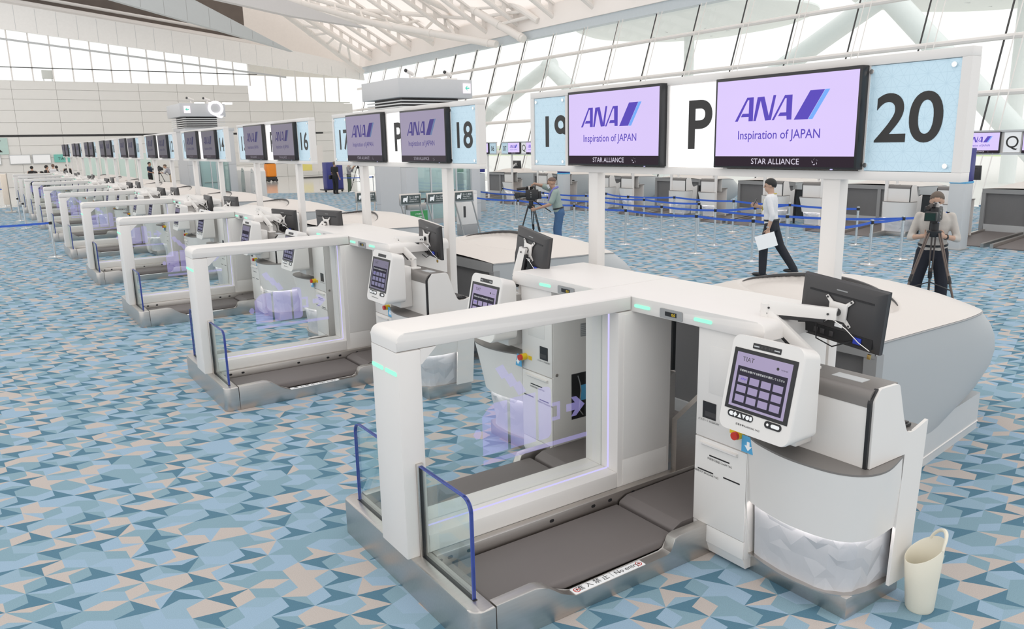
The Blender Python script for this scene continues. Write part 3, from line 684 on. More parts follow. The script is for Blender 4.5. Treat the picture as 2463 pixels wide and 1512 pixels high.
# ---------------------------------------------------------------- tilted touch screen kiosk
KB, KT = Vector((1.395, 0, .972)), Vector((1.50, 0, 1.457))
KE = (KT-KB).normalized(); KN = Vector((-KE.z, 0, KE.x)); KH = (KT-KB).length
def build_kiosk(s, lum):
    yc = s*1.305
    c = thing('bag_drop_kiosk', '', 'kiosk', (1.5, yc, .852), 'touch screen bag drop kiosks')
    def P(u, v, d=0.0): p = KB+KE*v+KN*d; return Vector((p.x, yc-u, p.z))
    M = Matrix((Vector((0, -1, 0)), KE, KN)).transposed().to_4x4()
    def plate(pts, d0, d1):
        bm = bmesh.new(); loft(bm, [[P(u, v, d0) for u, v in pts], [P(u, v, d1) for u, v in pts]]); return bm
    def rect(u0, u1, v0, v1, r=.0, n=4): return rpoly([(u0, v0), (u1, v0), (u1, v1), (u0, v1)], r, n)
    o = rect(-.22, .22, 0, KH, .05, 6)
    bm = bmesh.new(); rings = []
    for d, ins in ((0, .006), (-.004, .002), (-.012, 0)): rings.append([P(u*(1-ins/.22), v+(.0 if .1 < v < .4 else 0), d) for u, v in o])
    back = []
    for u, v in o:
        p = P(u, v); back.append(Vector((1.615, yc-u, p.z-.03*(v/KH))))
    rings.append(back)
    loft(bm, rings); obj('housing', bm, WHITE2, c)
    b = obj('screen_glass', plate(rect(-.192, .192, .108, .428, .003), .0, .002), BLACK, c)
    scr = obj('screen', plate(rect(-.170, .166, .125, .408), .002, .0026), lum[0], b)
    obj('menu_panel', plate(rect(-.152, .15, .137, .338), .0026, .003), glow('menu_dark', (.035, .033, .045), 1.0), b)
    bm = bmesh.new()
    for r in range(3):
        for q in range(4):
            u = -.138+q*.0715; v = .254-r*.050
            flat(bm, [P(a, bb, .0034) for a, bb in rect(u, u+.058, v, v+.036)])
    obj('menu_tiles', bm, lum[1], b, smooth=0)
    text('lettering', 'TIAT', .034, P(-.095, .365, .0034), M, INK, b)
    text('lettering', '手荷物をお預けする航空会社を選択してください', .0125, P(0, .312, .0036), M, PAPER, b)
    text('lettering', 'ANA', .018, P(-.105, .268, .0040), M, ANABLUE, b, shear=.3, bold=.01)
    text('lettering', 'Language', .011, P(.125, .365, .0034), M, INK, b)
    obj('globe_mark', plate([(.085+.008*math.cos(t*.524), .369+.008*math.sin(t*.524)) for t in range(12)], .003, .0034), INK, b)
    cb = obj('camera_bar', plate(rect(-.085, .085, .44, .468, .003), .0, .002), BLACK, c)
    for u in (-.03, -.008, .016, .03): obj('lens', plate([(u+.006*math.cos(t*.7854), .454+.006*math.sin(t*.7854)) for t in range(8)], .002, .0028), DARK, cb)
    for a in (-.078, .045): obj('led_array', plate(rect(a, a+.032, .45, .456), .002, .0026), PALEGREY, cb)
    bp = obj('button_pad', plate(rect(-.165, -.005, .068, .104, .0175, 6), .0, .003), BLACK, c)
    def key(pts): obj('key', plate(pts, .003, .006), PAPER, bp)
    cy = .086
    key([(-.155, cy), (-.146, cy+.010), (-.130, cy+.010), (-.130, cy-.010), (-.146, cy-.010)])
    key([(-.116, cy-.013), (-.103, cy), (-.116, cy+.013), (-.129+.002, cy)])
    key([(-.098, cy-.010), (-.076, cy-.010), (-.087, cy+.011)]); key([(-.072, cy+.010), (-.050, cy+.010), (-.061, cy-.011)])
    key([(-.037+.011*math.cos(t*.524), cy+.011*math.sin(t*.524)) for t in range(12)])
    key([(-.023, cy-.010), (-.023, cy+.010), (-.011+.000, cy+.010), (-.004-.005, cy), (-.011, cy-.010)])
    hp = obj('headset_pad', plate(rect(.065, .165, .068, .104, .0175, 6), .0, .003), BLACK, c)
    obj('jack', plate([(.085+.007*math.cos(t*.524), cy+.007*math.sin(t*.524)) for t in range(12)], .003, .0045), CHROME, hp)
    obj('card_slot', plate(rect(.105, .155, cy-.009, cy+.009, .009, 4), .003, .005), PAPER, hp)
    text('lettering', '搭乗券▼BOARDING PASS', .013, P(-.03, .035, .001), M, INK, c)
    obj('bracket', B(1.60, 1.735, yc-.12, yc+.12, .90, 1.30, .01), WHITE2, c)
    return c
LUM = [(glow('kiosk_screen_bright', (.44, .38, .56), .75), glow('kiosk_tile_bright', (.42, .36, .56), .70)), (glow('kiosk_screen_dim', (.30, .28, .38), .6), glow('kiosk_tile_dim', (.27, .26, .40), .7))]
# ---------------------------------------------------------------- staff monitor on its arm
BRASS = mat('brass', (.62, .43, .16), .3, 1.0, var=.05); USB = mat('plug_blue', (.03, .06, .5), .4)
def build_monitor(label, base, elbow, head, yaw, tilt=0.0, roll=0.0, w=.47, h=.345, detail=True):
    """base, elbow, head: joints of the arm; yaw: direction the screen looks (0 = +X)"""
    b, e, hd = Vector(base), Vector(elbow), Vector(head)
    c = thing('staff_monitor', label, 'monitor', base, 'staff monitors on white arms')
    obj('arm_base', B(b.x-.05, b.x+.05, b.y-.06, b.y+.06, b.z, b.z+.02, .006), WHITE2, c)
    obj('arm_post', T([b+Vector((0, 0, .015)), b+Vector((0, 0, .09))], .028, 12), WHITE2, c)
    def link(p, q, wd, name):
        p, q = Vector(p), Vector(q); d = (q-p).normalized(); sd = d.cross(Vector((0, 0, 1))); sd = sd.normalized() if sd.length > .05 else Vector((0, 1, 0)); up = sd.cross(d)
        rr = [[p+sd*x*wd+up*z*wd*1.2-d*.02 for x, z in ((-.7, -1), (.7, -1), (.8, .3), (.5, 1), (-.5, 1), (-.8, .3))], [q+sd*x*wd*.85+up*z*wd+d*.02 for x, z in ((-.7, -1), (.7, -1), (.8, .3), (.5, 1), (-.5, 1), (-.8, .3))]]
        o = obj(name, loft(bmesh.new(), rr), WHITE2, c)
        a, z = p.lerp(q, .22), p.lerp(q, .88)
        rr = [[a+sd*x*wd*.6+up*t*wd for x, t in ((-1, -1.9), (1, -1.9), (1, -1.0), (-1, -1.0))], [z+sd*x*wd*.6+up*t*wd for x, t in ((-1, -1.6), (1, -1.6), (1, -.9), (-1, -.9))]]
        if detail: obj('underside_cover', loft(bmesh.new(), rr), BLACK, o)
        for t in (.06, .94) if detail else (): obj('screw', T([p.lerp(q, t)-sd*wd*.9, p.lerp(q, t)+sd*wd*.9], .006, 8), DARK, o)
    link(b+Vector((0, 0, .09)), e, .026, 'lower_arm'); obj('elbow', T([e-Vector((0, 0, .04)), e+Vector((0, 0, .04))], .03, 14), WHITE2, c); link(e+Vector((0, 0, .02)), hd, .03, 'upper_arm')
    # monitor in its own frame, then turned
    Rm = Matrix.Rotation(yaw, 4, 'Z') @ Matrix.Rotation(tilt, 4, 'Y') @ Matrix.Rotation(roll, 4, 'X')
    d0 = Rm @ Vector((1, 0, 0)); ctr = hd+d0*.085
    Mm = Matrix.Translation(ctr) @ Rm
    def tr(bm): bm.transform(Mm); return bm
    obj('knuckle', T([hd-d0*.01, hd+d0*.05], .022, 12), BLACK, c)
    pl = bmesh.new(); box(pl, -.045, -.03, -.05, .05, -.05, .05, .004)
    for sy in (-1, 1):
        for sz in (-1, 1): prism(pl, [(sy*.03, sz*.045), (sy*.045, sz*.03), (sy*.078, sz*.068), (sy*.068, sz*.078)], 'x', -.036, -.03)
    vp = obj('mount_plate', tr(pl), WHITE2, c)
    for sy in (-1, 1) if detail else ():
        for sz in (-1, 1): obj('screw', tr(T([(-.038, sy*.066, sz*.066), (-.034, sy*.066, sz*.066)], .006, 8)), DARK, vp)
    z0, z1 = -h*.5-.02, h*.5-.02
    back = loft(bmesh.new(), [[(.02, -w/2, z0), (.02, w/2, z0), (.02, w/2, z1), (.02, -w/2, z1)], [(.0, -w/2+.004, z0+.004), (.0, w/2-.004, z0+.004), (.0, w/2-.004, z1-.004), (.0, -w/2+.004, z1-.004)], [(-.028, -w/2+.035, z0+.11), (-.028, w/2-.035, z0+.11), (-.018, w/2-.06, z1-.03), (-.018, -w/2+.06, z1-.03)]])
    pb = obj('panel_back', tr(back), DARK, c)
    obj('vent_slot', tr(B(-.0235, -.019, -w*.38, w*.38, z1-.075, z1-.066)), BLACK, pb)
    obj('maker_mark', tr(B(-.0205, -.018, -.03, .03, z1-.045, z1-.039)), MIDGREY, pb)
    obj('bezel', tr(B(.02, .032, -w/2, w/2, z0, z1, .003)), BLACK, c); obj('screen', tr(B(.032, .033, -w/2+.01, w/2-.01, z0+.015, z1-.01)), DARK, c)
    if not detail: return c
    pt = obj('port_recess', tr(B(-.024, .0, -w*.42, w*.42, z0+.03, z0+.085)), BLACK, c)
    obj('plug', tr(B(-.034, -.02, -w*.30, -w*.21, z0+.04, z0+.075, .003)), USB, pt)
    for yy in (.05, .16, .24): obj('plug', tr(B(-.030, -.02, w*(yy-.02), w*(yy+.03), z0+.04, z0+.07, .002)), DARK, pt)
    obj('asset_sticker', tr(B(-.031, -.027, -.03, .012, -.088, -.068)), PAPER, c)
    pz = Mm @ Vector((-.02, -w*.40, z0+.02))
    obj('security_cable', T([hd+Vector((0, 0, -.03)), hd.lerp(pz, .35)+Vector((0, 0, -.012)), hd.lerp(pz, .7)+Vector((0, 0, -.015)), pz], .0028, 6), CHROME, c)
    obj('cable', T([e.lerp(hd, .5)+Vector((0, 0, -.05)), Mm @ Vector((-.06, .1, -.08)), Mm @ Vector((-.06, .09, z0+.02)), Mm @ Vector((-.05, 0, z0-.005)), Mm @ Vector((-.028, -w*.2, z0+.05))], .004, 6), BLACK, c)
    obj('padlock', tr(B(-.03, -.016, -w*.41-.009, -w*.41+.009, z0-.022, z0+.004, .002)), BRASS, c)
    return c
# ---------------------------------------------------------------- conveyor hood behind each pair
def build_hood():
    c = thing('conveyor_hood', '', 'conveyor hood', (4.0, 0, 0), 'white conveyor hoods')
    X0 = 2.93
    def outline(xm, w0, w1, n=22):
        """half width along x for a body ending at xm; w0 at the mouth, w1 where the nose begins"""
        pts = []
        for i in range(n+1):
            t = i/n; u = 1-(1-t)**1.6 if t > 0 else 0
            x = X0+(xm-X0)*u; base = w0+(w1-w0)*u
            pts.append((x, base*max(0.0, 1-max(0, (u-.45)/.55)**2.6)**.5))
        return pts
    zs = lambda x: 1.145-.03*(x-X0)-(0 if x < 4.3 else .11*((x-4.3)/1.05)**2)
    XS = [(0, 4.1, .93, .84), (.2, 4.95, .96, .86), (.38, 5.5, .985, .88), (.54, 5.72, 1.0, .90), (.68, 5.76, 1.02, .91), (.8, 5.70, 1.035, .915), (.9, 5.57, 1.045, .915), (1.0, 5.36, 1.05, .91)]
    rings = []
    for t, xm, w0, w1 in XS:
        o = outline(xm, w0, w1); zf = lambda x: .06+(zs(x)-.06)*t
        rings.append([(x, -y, zf(x)) for x, y in o]+[(x, y, zf(x)) for x, y in o[:-1]][::-1])
    obj('body', loft(bmesh.new(), rings, close=False), HOODB, c, smooth=1.0)
    bm = bmesh.new(); r = [(x*.999+.003, y*1.002, z+.004) for x, y, z in rings[-1]]; tube(bm, r, .007, 6); obj('seam_strip', bm, MIDGREY, c)
    # cover: height field over the seam outline
    bm = bmesh.new(); NU, NV = 84, 85; XM = 5.355; grid = []
    o = outline(XM, 1.05, .91, 240)
    def half(x):
        for (xa, ya), (xb, yb) in zip(o, o[1:]):
            if xa <= x <= xb: return ya+(yb-ya)*(x-xa)/max(1e-6, xb-xa)
        return 0.0
    HC = [(0, .03), (.1, .10), (.2, .18), (.3, .222), (.44, .225), (.6, .19), (.78, .12), (.9, .062), (1, 0)]
    def top(x, v):
        u = (x-X0)/(XM-X0); hc = 0
        for (a, ha), (b_, hb) in zip(HC, HC[1:]):
            if a <= u <= b_: t = (u-a)/(b_-a); hc = ha+(hb-ha)*t*t*(3-2*t) if False else ha+(hb-ha)*t
        return zs(x)+.012+hc*(1-abs(v)**2.1)
    RX, RY, RXR, RYR = 3.60, -.12, .36, .66
    def dish(x, y): return ((x-RX)/RXR)**2+((y-RY)/RYR)**2
    for i in range(NU+1):
        x = X0+(XM-X0)*(i/NU)**1.15; w = half(x); row = []
        for j in range(NV):
            v = -1+2*j/(NV-1); v = math.copysign(abs(v)**.85, v); z = top(x, v); y = w*v
            e = dish(x, y)
            if e < 1: z -= .06*min(1, (1-e)/.16)
            row.append(bm.verts.new((x, y, z)))
        grid.append(row)
    for a, b in zip(grid, grid[1:]):
        for j in range(NV-1): bm.faces.new((a[j], a[j+1], b[j+1], b[j]))
    bmesh.ops.remove_doubles(bm, verts=bm.verts, dist=.0008)
    obj('cover', bm, HOODW, c, smooth=1.2)
    rp = []
    for k in range(33):
        t = math.pi*(-.06+.92*k/32); x = RX+RXR*math.sin(t)*.985; y = RY+RYR*math.cos(t)*.985; rp.append((x, y, top(x, y/max(.05, half(x)))-.010))
    bm = bmesh.new(); tube(bm, rp, [.004+.014*math.sin(math.pi*k/32) for k in range(33)], 6); obj('recess_rim_shade', bm, DARK, c)  # dark tapering tube draws the shade along the recess's far wall
    # mouth
    obj('lintel', B(X0-.005, X0+.06, -1.04, 1.04, 1.05, 1.155), MIDGREY, c)
    for y0, y1 in ((-.98, -.05), (.05, .98)): obj('roller_panel', B(X0+.05, X0+.07, y0, y1, .2, 1.06), CURTAIN, c)
    for y in (-1.01, 0, 1.01): obj('jamb', B(X0, X0+.08, y-.045, y+.045, .12, 1.07), MIDGREY, c)
    obj('injector_belt', B(2.62, X0+.3, -.72, -.2, .1, .22, .02), BELT, c); obj('injector_belt', B(2.62, X0+.3, .2, .72, .1, .22, .02), BELT, c)
    bs = PR([(2.95, -.98), (3.87, -.915), (5.08, -.75), (5.08, .75), (3.87, .915), (2.95, .98)], 'z', 0, .32); obj('base', bs, PALEGREY, c)
    for s in (-1, 1): obj('base_line', T([(3.0, s*.975, .075), (3.87, s*.915, .075), (5.07, s*.755, .075)], .006, 6), WHITE, c)
    for s in (-1, 1): obj('floor_light', T([(3.2, s*.972, .30), (3.75, s*.935, .30)], .006, 6), COOLLED, c)
    return c
# ---------------------------------------------------------------- overhead sign board
SCRN = {}
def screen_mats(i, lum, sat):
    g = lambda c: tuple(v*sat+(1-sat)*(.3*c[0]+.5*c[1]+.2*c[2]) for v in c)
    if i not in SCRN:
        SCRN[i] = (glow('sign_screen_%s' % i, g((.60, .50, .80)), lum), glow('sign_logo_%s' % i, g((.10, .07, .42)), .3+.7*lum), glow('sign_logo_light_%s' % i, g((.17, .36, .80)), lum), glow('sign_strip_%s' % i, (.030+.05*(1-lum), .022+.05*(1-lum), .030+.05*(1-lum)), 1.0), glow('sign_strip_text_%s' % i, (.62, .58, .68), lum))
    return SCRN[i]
LOGO = [[(0,0),(.088,.14),(.137,.14),(.137,0),(.104,0),(.104,.026),(.045,.026),(.057,.046),(.104,.046),(.104,.125),(.095,.125),(.022,0)],
        [(.140,0),(.165,.138),(.215,.14),(.252,.027),(.279,.144),(.298,.144),(.269,.002),(.227,0),(.189,.117),(.159,0)],
        [(.274,0),(.359,.14),(.411,.14),(.411,0),(.378,0),(.376,.022),(.317,.022),(.331,.042),(.373,.042),(.372,.122),(.362,.122),(.29,0)]]
SX = 2.3765
def build_display(parent, y0, y1, mats, scale=1.0, x=None, z0=2.268, detail=True):
    """hanging flat screen; y0 is its left edge as read, y1 its right edge"""
    x = SX-.0765 if x is None else x; k = abs(y1-y0)/1.0; z1 = z0+.548*k; d = .07*k
    o = obj('display', B(x, x+d, y1, y0, z0, z1, .003), BLACK, parent)
    fr = .012*k
    obj('lit_area', B(x-.0015, x, y1+fr*1.3, y0-fr*1.3, z0+.072*k, z1-fr*1.6), mats[0], o)
    obj('ticker', B(x-.0012, x, y1+fr*1.2, y0-fr*1.2, z0+.012*k, z0+.070*k), mats[3], o)
    bm = bmesh.new(); ox, oz = .163*k, z0+.282*k
    def q(u, v): return (x-.0022, y0-ox-u*k, oz+v*k)
    for gl in LOGO: flat(bm, [q(u, v) for u, v in gl])
    flat(bm, [q(.427, -.002), (q(.527, .156)), q(.62, .157), q(.52, -.002)])
    obj('logo', bm, mats[1], o, smooth=0)
    bm = bmesh.new(); flat(bm, [q(.522, -.002), q(.622, .157), q(.652, .157), q(.551, -.002)]); obj('logo_stripe', bm, mats[2], o, smooth=0)
    if detail:
        text('lettering', 'Inspiration of JAPAN', .074*k, (x-.0022, (y0+y1)/2+.02*k, z0+.175*k), FACE_X, mats[1], o, wide=.93, bold=.006)
        text('lettering', 'STAR ALLIANCE', .048*k, (x-.002, (y0+y1)/2+.03*k, z0+.026*k), FACE_X, mats[4], o)
        bm = bmesh.new(); cy, cz = (y0+y1)/2-.245*k, z0+.043*k
        for a in range(5):
            t = math.pi/2+a*2*math.pi/5; t2 = t+.9
            flat(bm, [(x-.002, cy-.022*k*math.cos(t), cz+.022*k*math.sin(t)), (x-.002, cy-.012*k*math.cos(t2), cz+.012*k*math.sin(t2)), (x-.002, cy-.017*k*math.cos(t+.5), cz+.017*k*math.sin(t+.5)-.004*k)])
        obj('star_mark', bm, mats[4], o, smooth=0)
        obj('power_led', B(x-.003, x, (y0+y1)/2-.36*k, (y0+y1)/2-.345*k, z0-.002, z0+.003), LILAC, o)
    return o
def build_sign(k):
    a, b = K(k); far = k >= 5
    c = thing('lane_sign', 'overhead sign board reading %s and %s with two screens' % (WORDS[b], WORDS[a]), 'sign', (2.42, PITCH*k, 0), 'overhead lane sign boards')
    Y = PITCH*k; yl, yr = Y+1.89, Y-1.738; z0, z1 = 2.212, 2.862; x0, x1 = SX-.02, SX+.065
    fw = .048
    obj('frame_rail', B(x0, x1, yr, yl, z1-fw, z1, .003), WHITE, c); obj('frame_rail', B(x0, x1, yr, yl, z0, z0+fw, .003), WHITE, c)
    obj('frame_end', B(x0, x1, yl-fw, yl, z0+fw, z1-fw), WHITE, c); obj('frame_end', B(x0, x1, yr, yr+fw, z0+fw, z1-fw), WHITE, c)
    obj('back_board', B(SX+.035, x1-.002, yr+fw, yl-fw, z0+fw, z1-fw), WHITE2, c)
    for y in (Y+.275, Y-.25, Y+1.40, Y-1.20): obj('divider', B(x0+.004, SX+.04, y-.016, y+.016, z0+fw, z1-fw), WHITE, c)
    for (ya, yb, num) in ((yl-fw, Y+1.41, b), (Y-1.19, yr+fw, a)):
        w = abs(ya-yb)
        p = obj('number_panel', B(SX-.012, SX-.004, min(ya, yb)+.004, max(ya, yb)-.004, z0+fw+.003, z1-fw-.003), HEMP, c)
        yc = (ya+yb)/2+(-.045 if num == b else 0)
        numbers('%02d' % num, .35, (SX-.0135, yc-(.01 if num == b else 0), 2.418), FACE_X, INK, p, bold=.016, wide=1.06)
        for sy in (-1, 1):
            for sz in (-1, 1):
                obj('stud', T([(SX-.012, (ya+yb)/2+sy*(w/2-.035), (z0+z1)/2+sz*.245), (SX-.024, (ya+yb)/2+sy*(w/2-.035), (z0+z1)/2+sz*.245)], .013, 12), CHROME, p)
    p = obj('letter_panel', B(SX-.006, SX+.0, Y-.235, Y+.26, z0+fw+.003, z1-fw-.003), PAPERGLOW, c)
    text('letter', 'P', .44, (SX-.0075, Y-.005, 2.395), FACE_X, INK, p, bold=.02, wide=1.0)
    lum = [(1.0, 1.0), (.50, .62), (.36, .42), (.27, .30), (.235, .24)][min(k, 4)]  # oblique-view fall-off put into dimmer, greyer screen colours for farther signs
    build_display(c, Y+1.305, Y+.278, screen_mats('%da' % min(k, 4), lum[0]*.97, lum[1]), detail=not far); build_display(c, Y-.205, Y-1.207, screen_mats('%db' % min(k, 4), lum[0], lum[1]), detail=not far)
    for y in (Y+1.085, Y-1.017):
        obj('post', B(2.375, 2.455, y-.055, y+.055, 0, z0+.005, .004), WHITE, c); obj('foot_plate', B(2.33, 2.50, y-.1, y+.1, 0, .012), STEEL, c)
    return c
# ================================================================== set out the ten pairs
g0 = build_gate()
lanes = {s: build_lane(s) for s in (-1, 1)}; cabs = {s: build_cabinet(s) for s in (-1, 1)}; cnts = {s: build_counter(s) for s in (-1, 1)}
kio = {s: build_kiosk(s, LUM[0]) for s in (-1, 1)}
hood0 = build_hood()
SMALL1 = ('lettering', 'star_mark', 'power_led', 'digits', 'globe_mark', 'led_array', 'lens', 'reader_slot', 'inset', 'grille_bar', 'screw', 'no_entry_mark', 'jack')
SMALL2 = SMALL1+('seal', 'sensor', 'key', 'slot', 'plate', 'lock', 'cable', 'controller', 'reader_plate', 'arrow', 'kick_panel', 'service_hatch', 'fan_grille', 'readout', 'led_strip', 'glass_channel', 'end_tray', 'base_line', 'lip_soffit', 'hutch_floor', 'card_slot', 'inner_panel')
def labels(k):
    a, b = (WORDS[n] for n in K(k)); L = {}
    L['gate'] = 'white bag drop gate with glass pane under the sign for %s and %s' % (b, a)
    for s, n in ((-1, a), (1, b)):
        side = 'near' if s < 0 else 'far'
        L['lane', s] = 'grey belt and steel conveyor of lane %s with glass wing' % n
        L['cab', s] = 'tall white bag tag cabinet beside the belt of lane %s' % n
        L['cnt', s] = 'white curved check-in counter of lane %s with grey top' % n
        L['kio', s] = 'tilted white touch screen kiosk of lane %s' % n
    L['hood'] = 'rounded white conveyor hood behind lanes %s and %s' % (b, a)
    return L
for k in range(NPAIR):
    L = labels(k); skip = () if k == 0 else SMALL1[4:] if k == 1 else SMALL1 if k < 4 else SMALL2
    off = (0, PITCH*k, 0)
    for src, lab in [(g0, L['gate']), (hood0, L['hood'])]+[(D[s], L[nm, s]) for nm, D in (('lane', lanes), ('cab', cabs), ('cnt', cnts), ('kio', kio)) for s in (-1, 1)]:
        if k == 0: src['label'] = lab; continue
        d = dup(src, off, lab, skip)
        if src in kio.values():
            gl = kid(d, 'screen_glass')
            for ch in gl.children:
                nm = ch.name.split('.')[0]
                if nm in ('screen', 'menu_tiles'):
                    ch.material_slots[0].link = 'OBJECT'; ch.material_slots[0].material = LUM[1][0 if nm == 'screen' else 1]
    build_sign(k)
# monitors: the arms stand differently at each lane
MON = {(0, -1): ((1.83, -1.30, 1.25), (1.80, -1.05, 1.53), (1.93, -1.37, 1.545), R(4), R(-6), R(7)),
       (0, 1): ((1.82, 1.30, 1.25), (1.78, 1.30, 1.42), (1.80, 1.25, 1.63), R(-1), R(2), R(9)),
       (1, -1): ((1.83, -1.30, 1.25), (1.78, -1.05, 1.50), (2.0, -1.17, 1.52), R(-2), R(-4), R(5)),
       (1, 1): ((1.84, 1.25, 1.25), (1.80, 1.22, 1.40), (1.86, 1.16, 1.52), R(18), R(-3), R(0)),
       (2, -1): ((1.83, -1.30, 1.25), (1.74, -1.05, 1.56), (2.0, -1.20, 1.40), R(28), R(-4), R(2)),
       (2, 1): ((1.84, 1.25, 1.25), (1.80, 1.22, 1.40), (1.86, 1.16, 1.50), R(12), R(-3), R(0)),
       (3, -1): ((1.83, -1.30, 1.25), (1.74, -1.05, 1.56), (1.98, -1.20, 1.42), R(2), R(-4), R(2)),
       (3, 1): ((1.84, 1.25, 1.25), (1.80, 1.22, 1.40), (1.86, 1.16, 1.50), R(6), R(-3), R(0))}
for k in range(NPAIR):
    for s in (-1, 1):
        n = K(k)[0 if s < 0 else 1]; sp = MON.get((k, s)) or MON[(3, s)][:3]+(R(-6+7*((k*3+s) % 3)), R(-4), R(2))
        o = Vector((0, PITCH*k, 0))
        build_monitor('black monitor on white swing arm over the counter of lane %s' % WORDS[n], *[Vector(p)+o for p in sp[:3]], *sp[3:], *((.44, .33) if k == 0 and s > 0 else (.47, .345)), detail=k < 4)
# keyboards on the staff desks that can be seen
def keyboard(loc, label):
    kb = thing('keyboard', label, 'keyboard', loc, 'keyboards on the staff desks'); x, y, z = loc
    obj('tray', B(x-.07, x+.07, y-.2, y+.2, z, z+.018, .004), BLACK, kb)
    bm = bmesh.new()
    for r in range(5):
        for q in range(14): box(bm, x-.06+r*.025, x-.04+r*.025, y-.19+q*.027, y-.168+q*.027, z+.018, z+.026)
    obj('keys', bm, DARK, kb)
for k, s in ((0, -1), (0, 1), (1, -1), (1, 1)):
    keyboard((2.115, PITCH*k+s*1.50, .966), 'black keyboard on the staff desk of lane %s' % WORDS[K(k)[0 if s < 0 else 1]])
# waste bin beside the nearest counter
def bin_at(x, y):
    c = thing('waste_bin', 'cream plastic waste bin with handle beside the nearest counter', 'waste bin', (x, y, 0))
    CR = mat('cream_plastic', (.80, .76, .64), .45, var=.01)
    n = 36; rings = []
    def ring(r, zf, dx=0): return [(x+r*math.cos(2*math.pi*i/n), y+r*.92*math.sin(2*math.pi*i/n), zf(2*math.pi*i/n)) for i in range(n)]
    rim = lambda t: .335+.06*math.cos(t-R(-38))
    rings = [ring(.02, lambda t: 0), ring(.068, lambda t: 0), ring(.074, lambda t: .012), ring(.088, lambda t: rim(t)*.6), ring(.098, rim), ring(.096, lambda t: rim(t)+.003), ring(.093, rim), ring(.084, lambda t: rim(t)*.6), ring(.068, lambda t: .02), ring(.02, lambda t: .02)]
    obj('tub', loft(bmesh.new(), rings), CR, c, smooth=1.0)
    pts = []
    for i in range(15):
        t = R(-38)+R(-52+104*i/14); u = (i/14-.5)*2
        pts.append((x+.0965*math.cos(t), y+.0885*math.sin(t), rim(t)+.05*(1-u*u)**.7-.004))
    bm = bmesh.new(); tube(bm, pts, [.007+.004*(1-abs(i/7-1)) for i in range(15)], 8); obj('handle', bm, CR, c)
bin_at(2.145, -1.852)
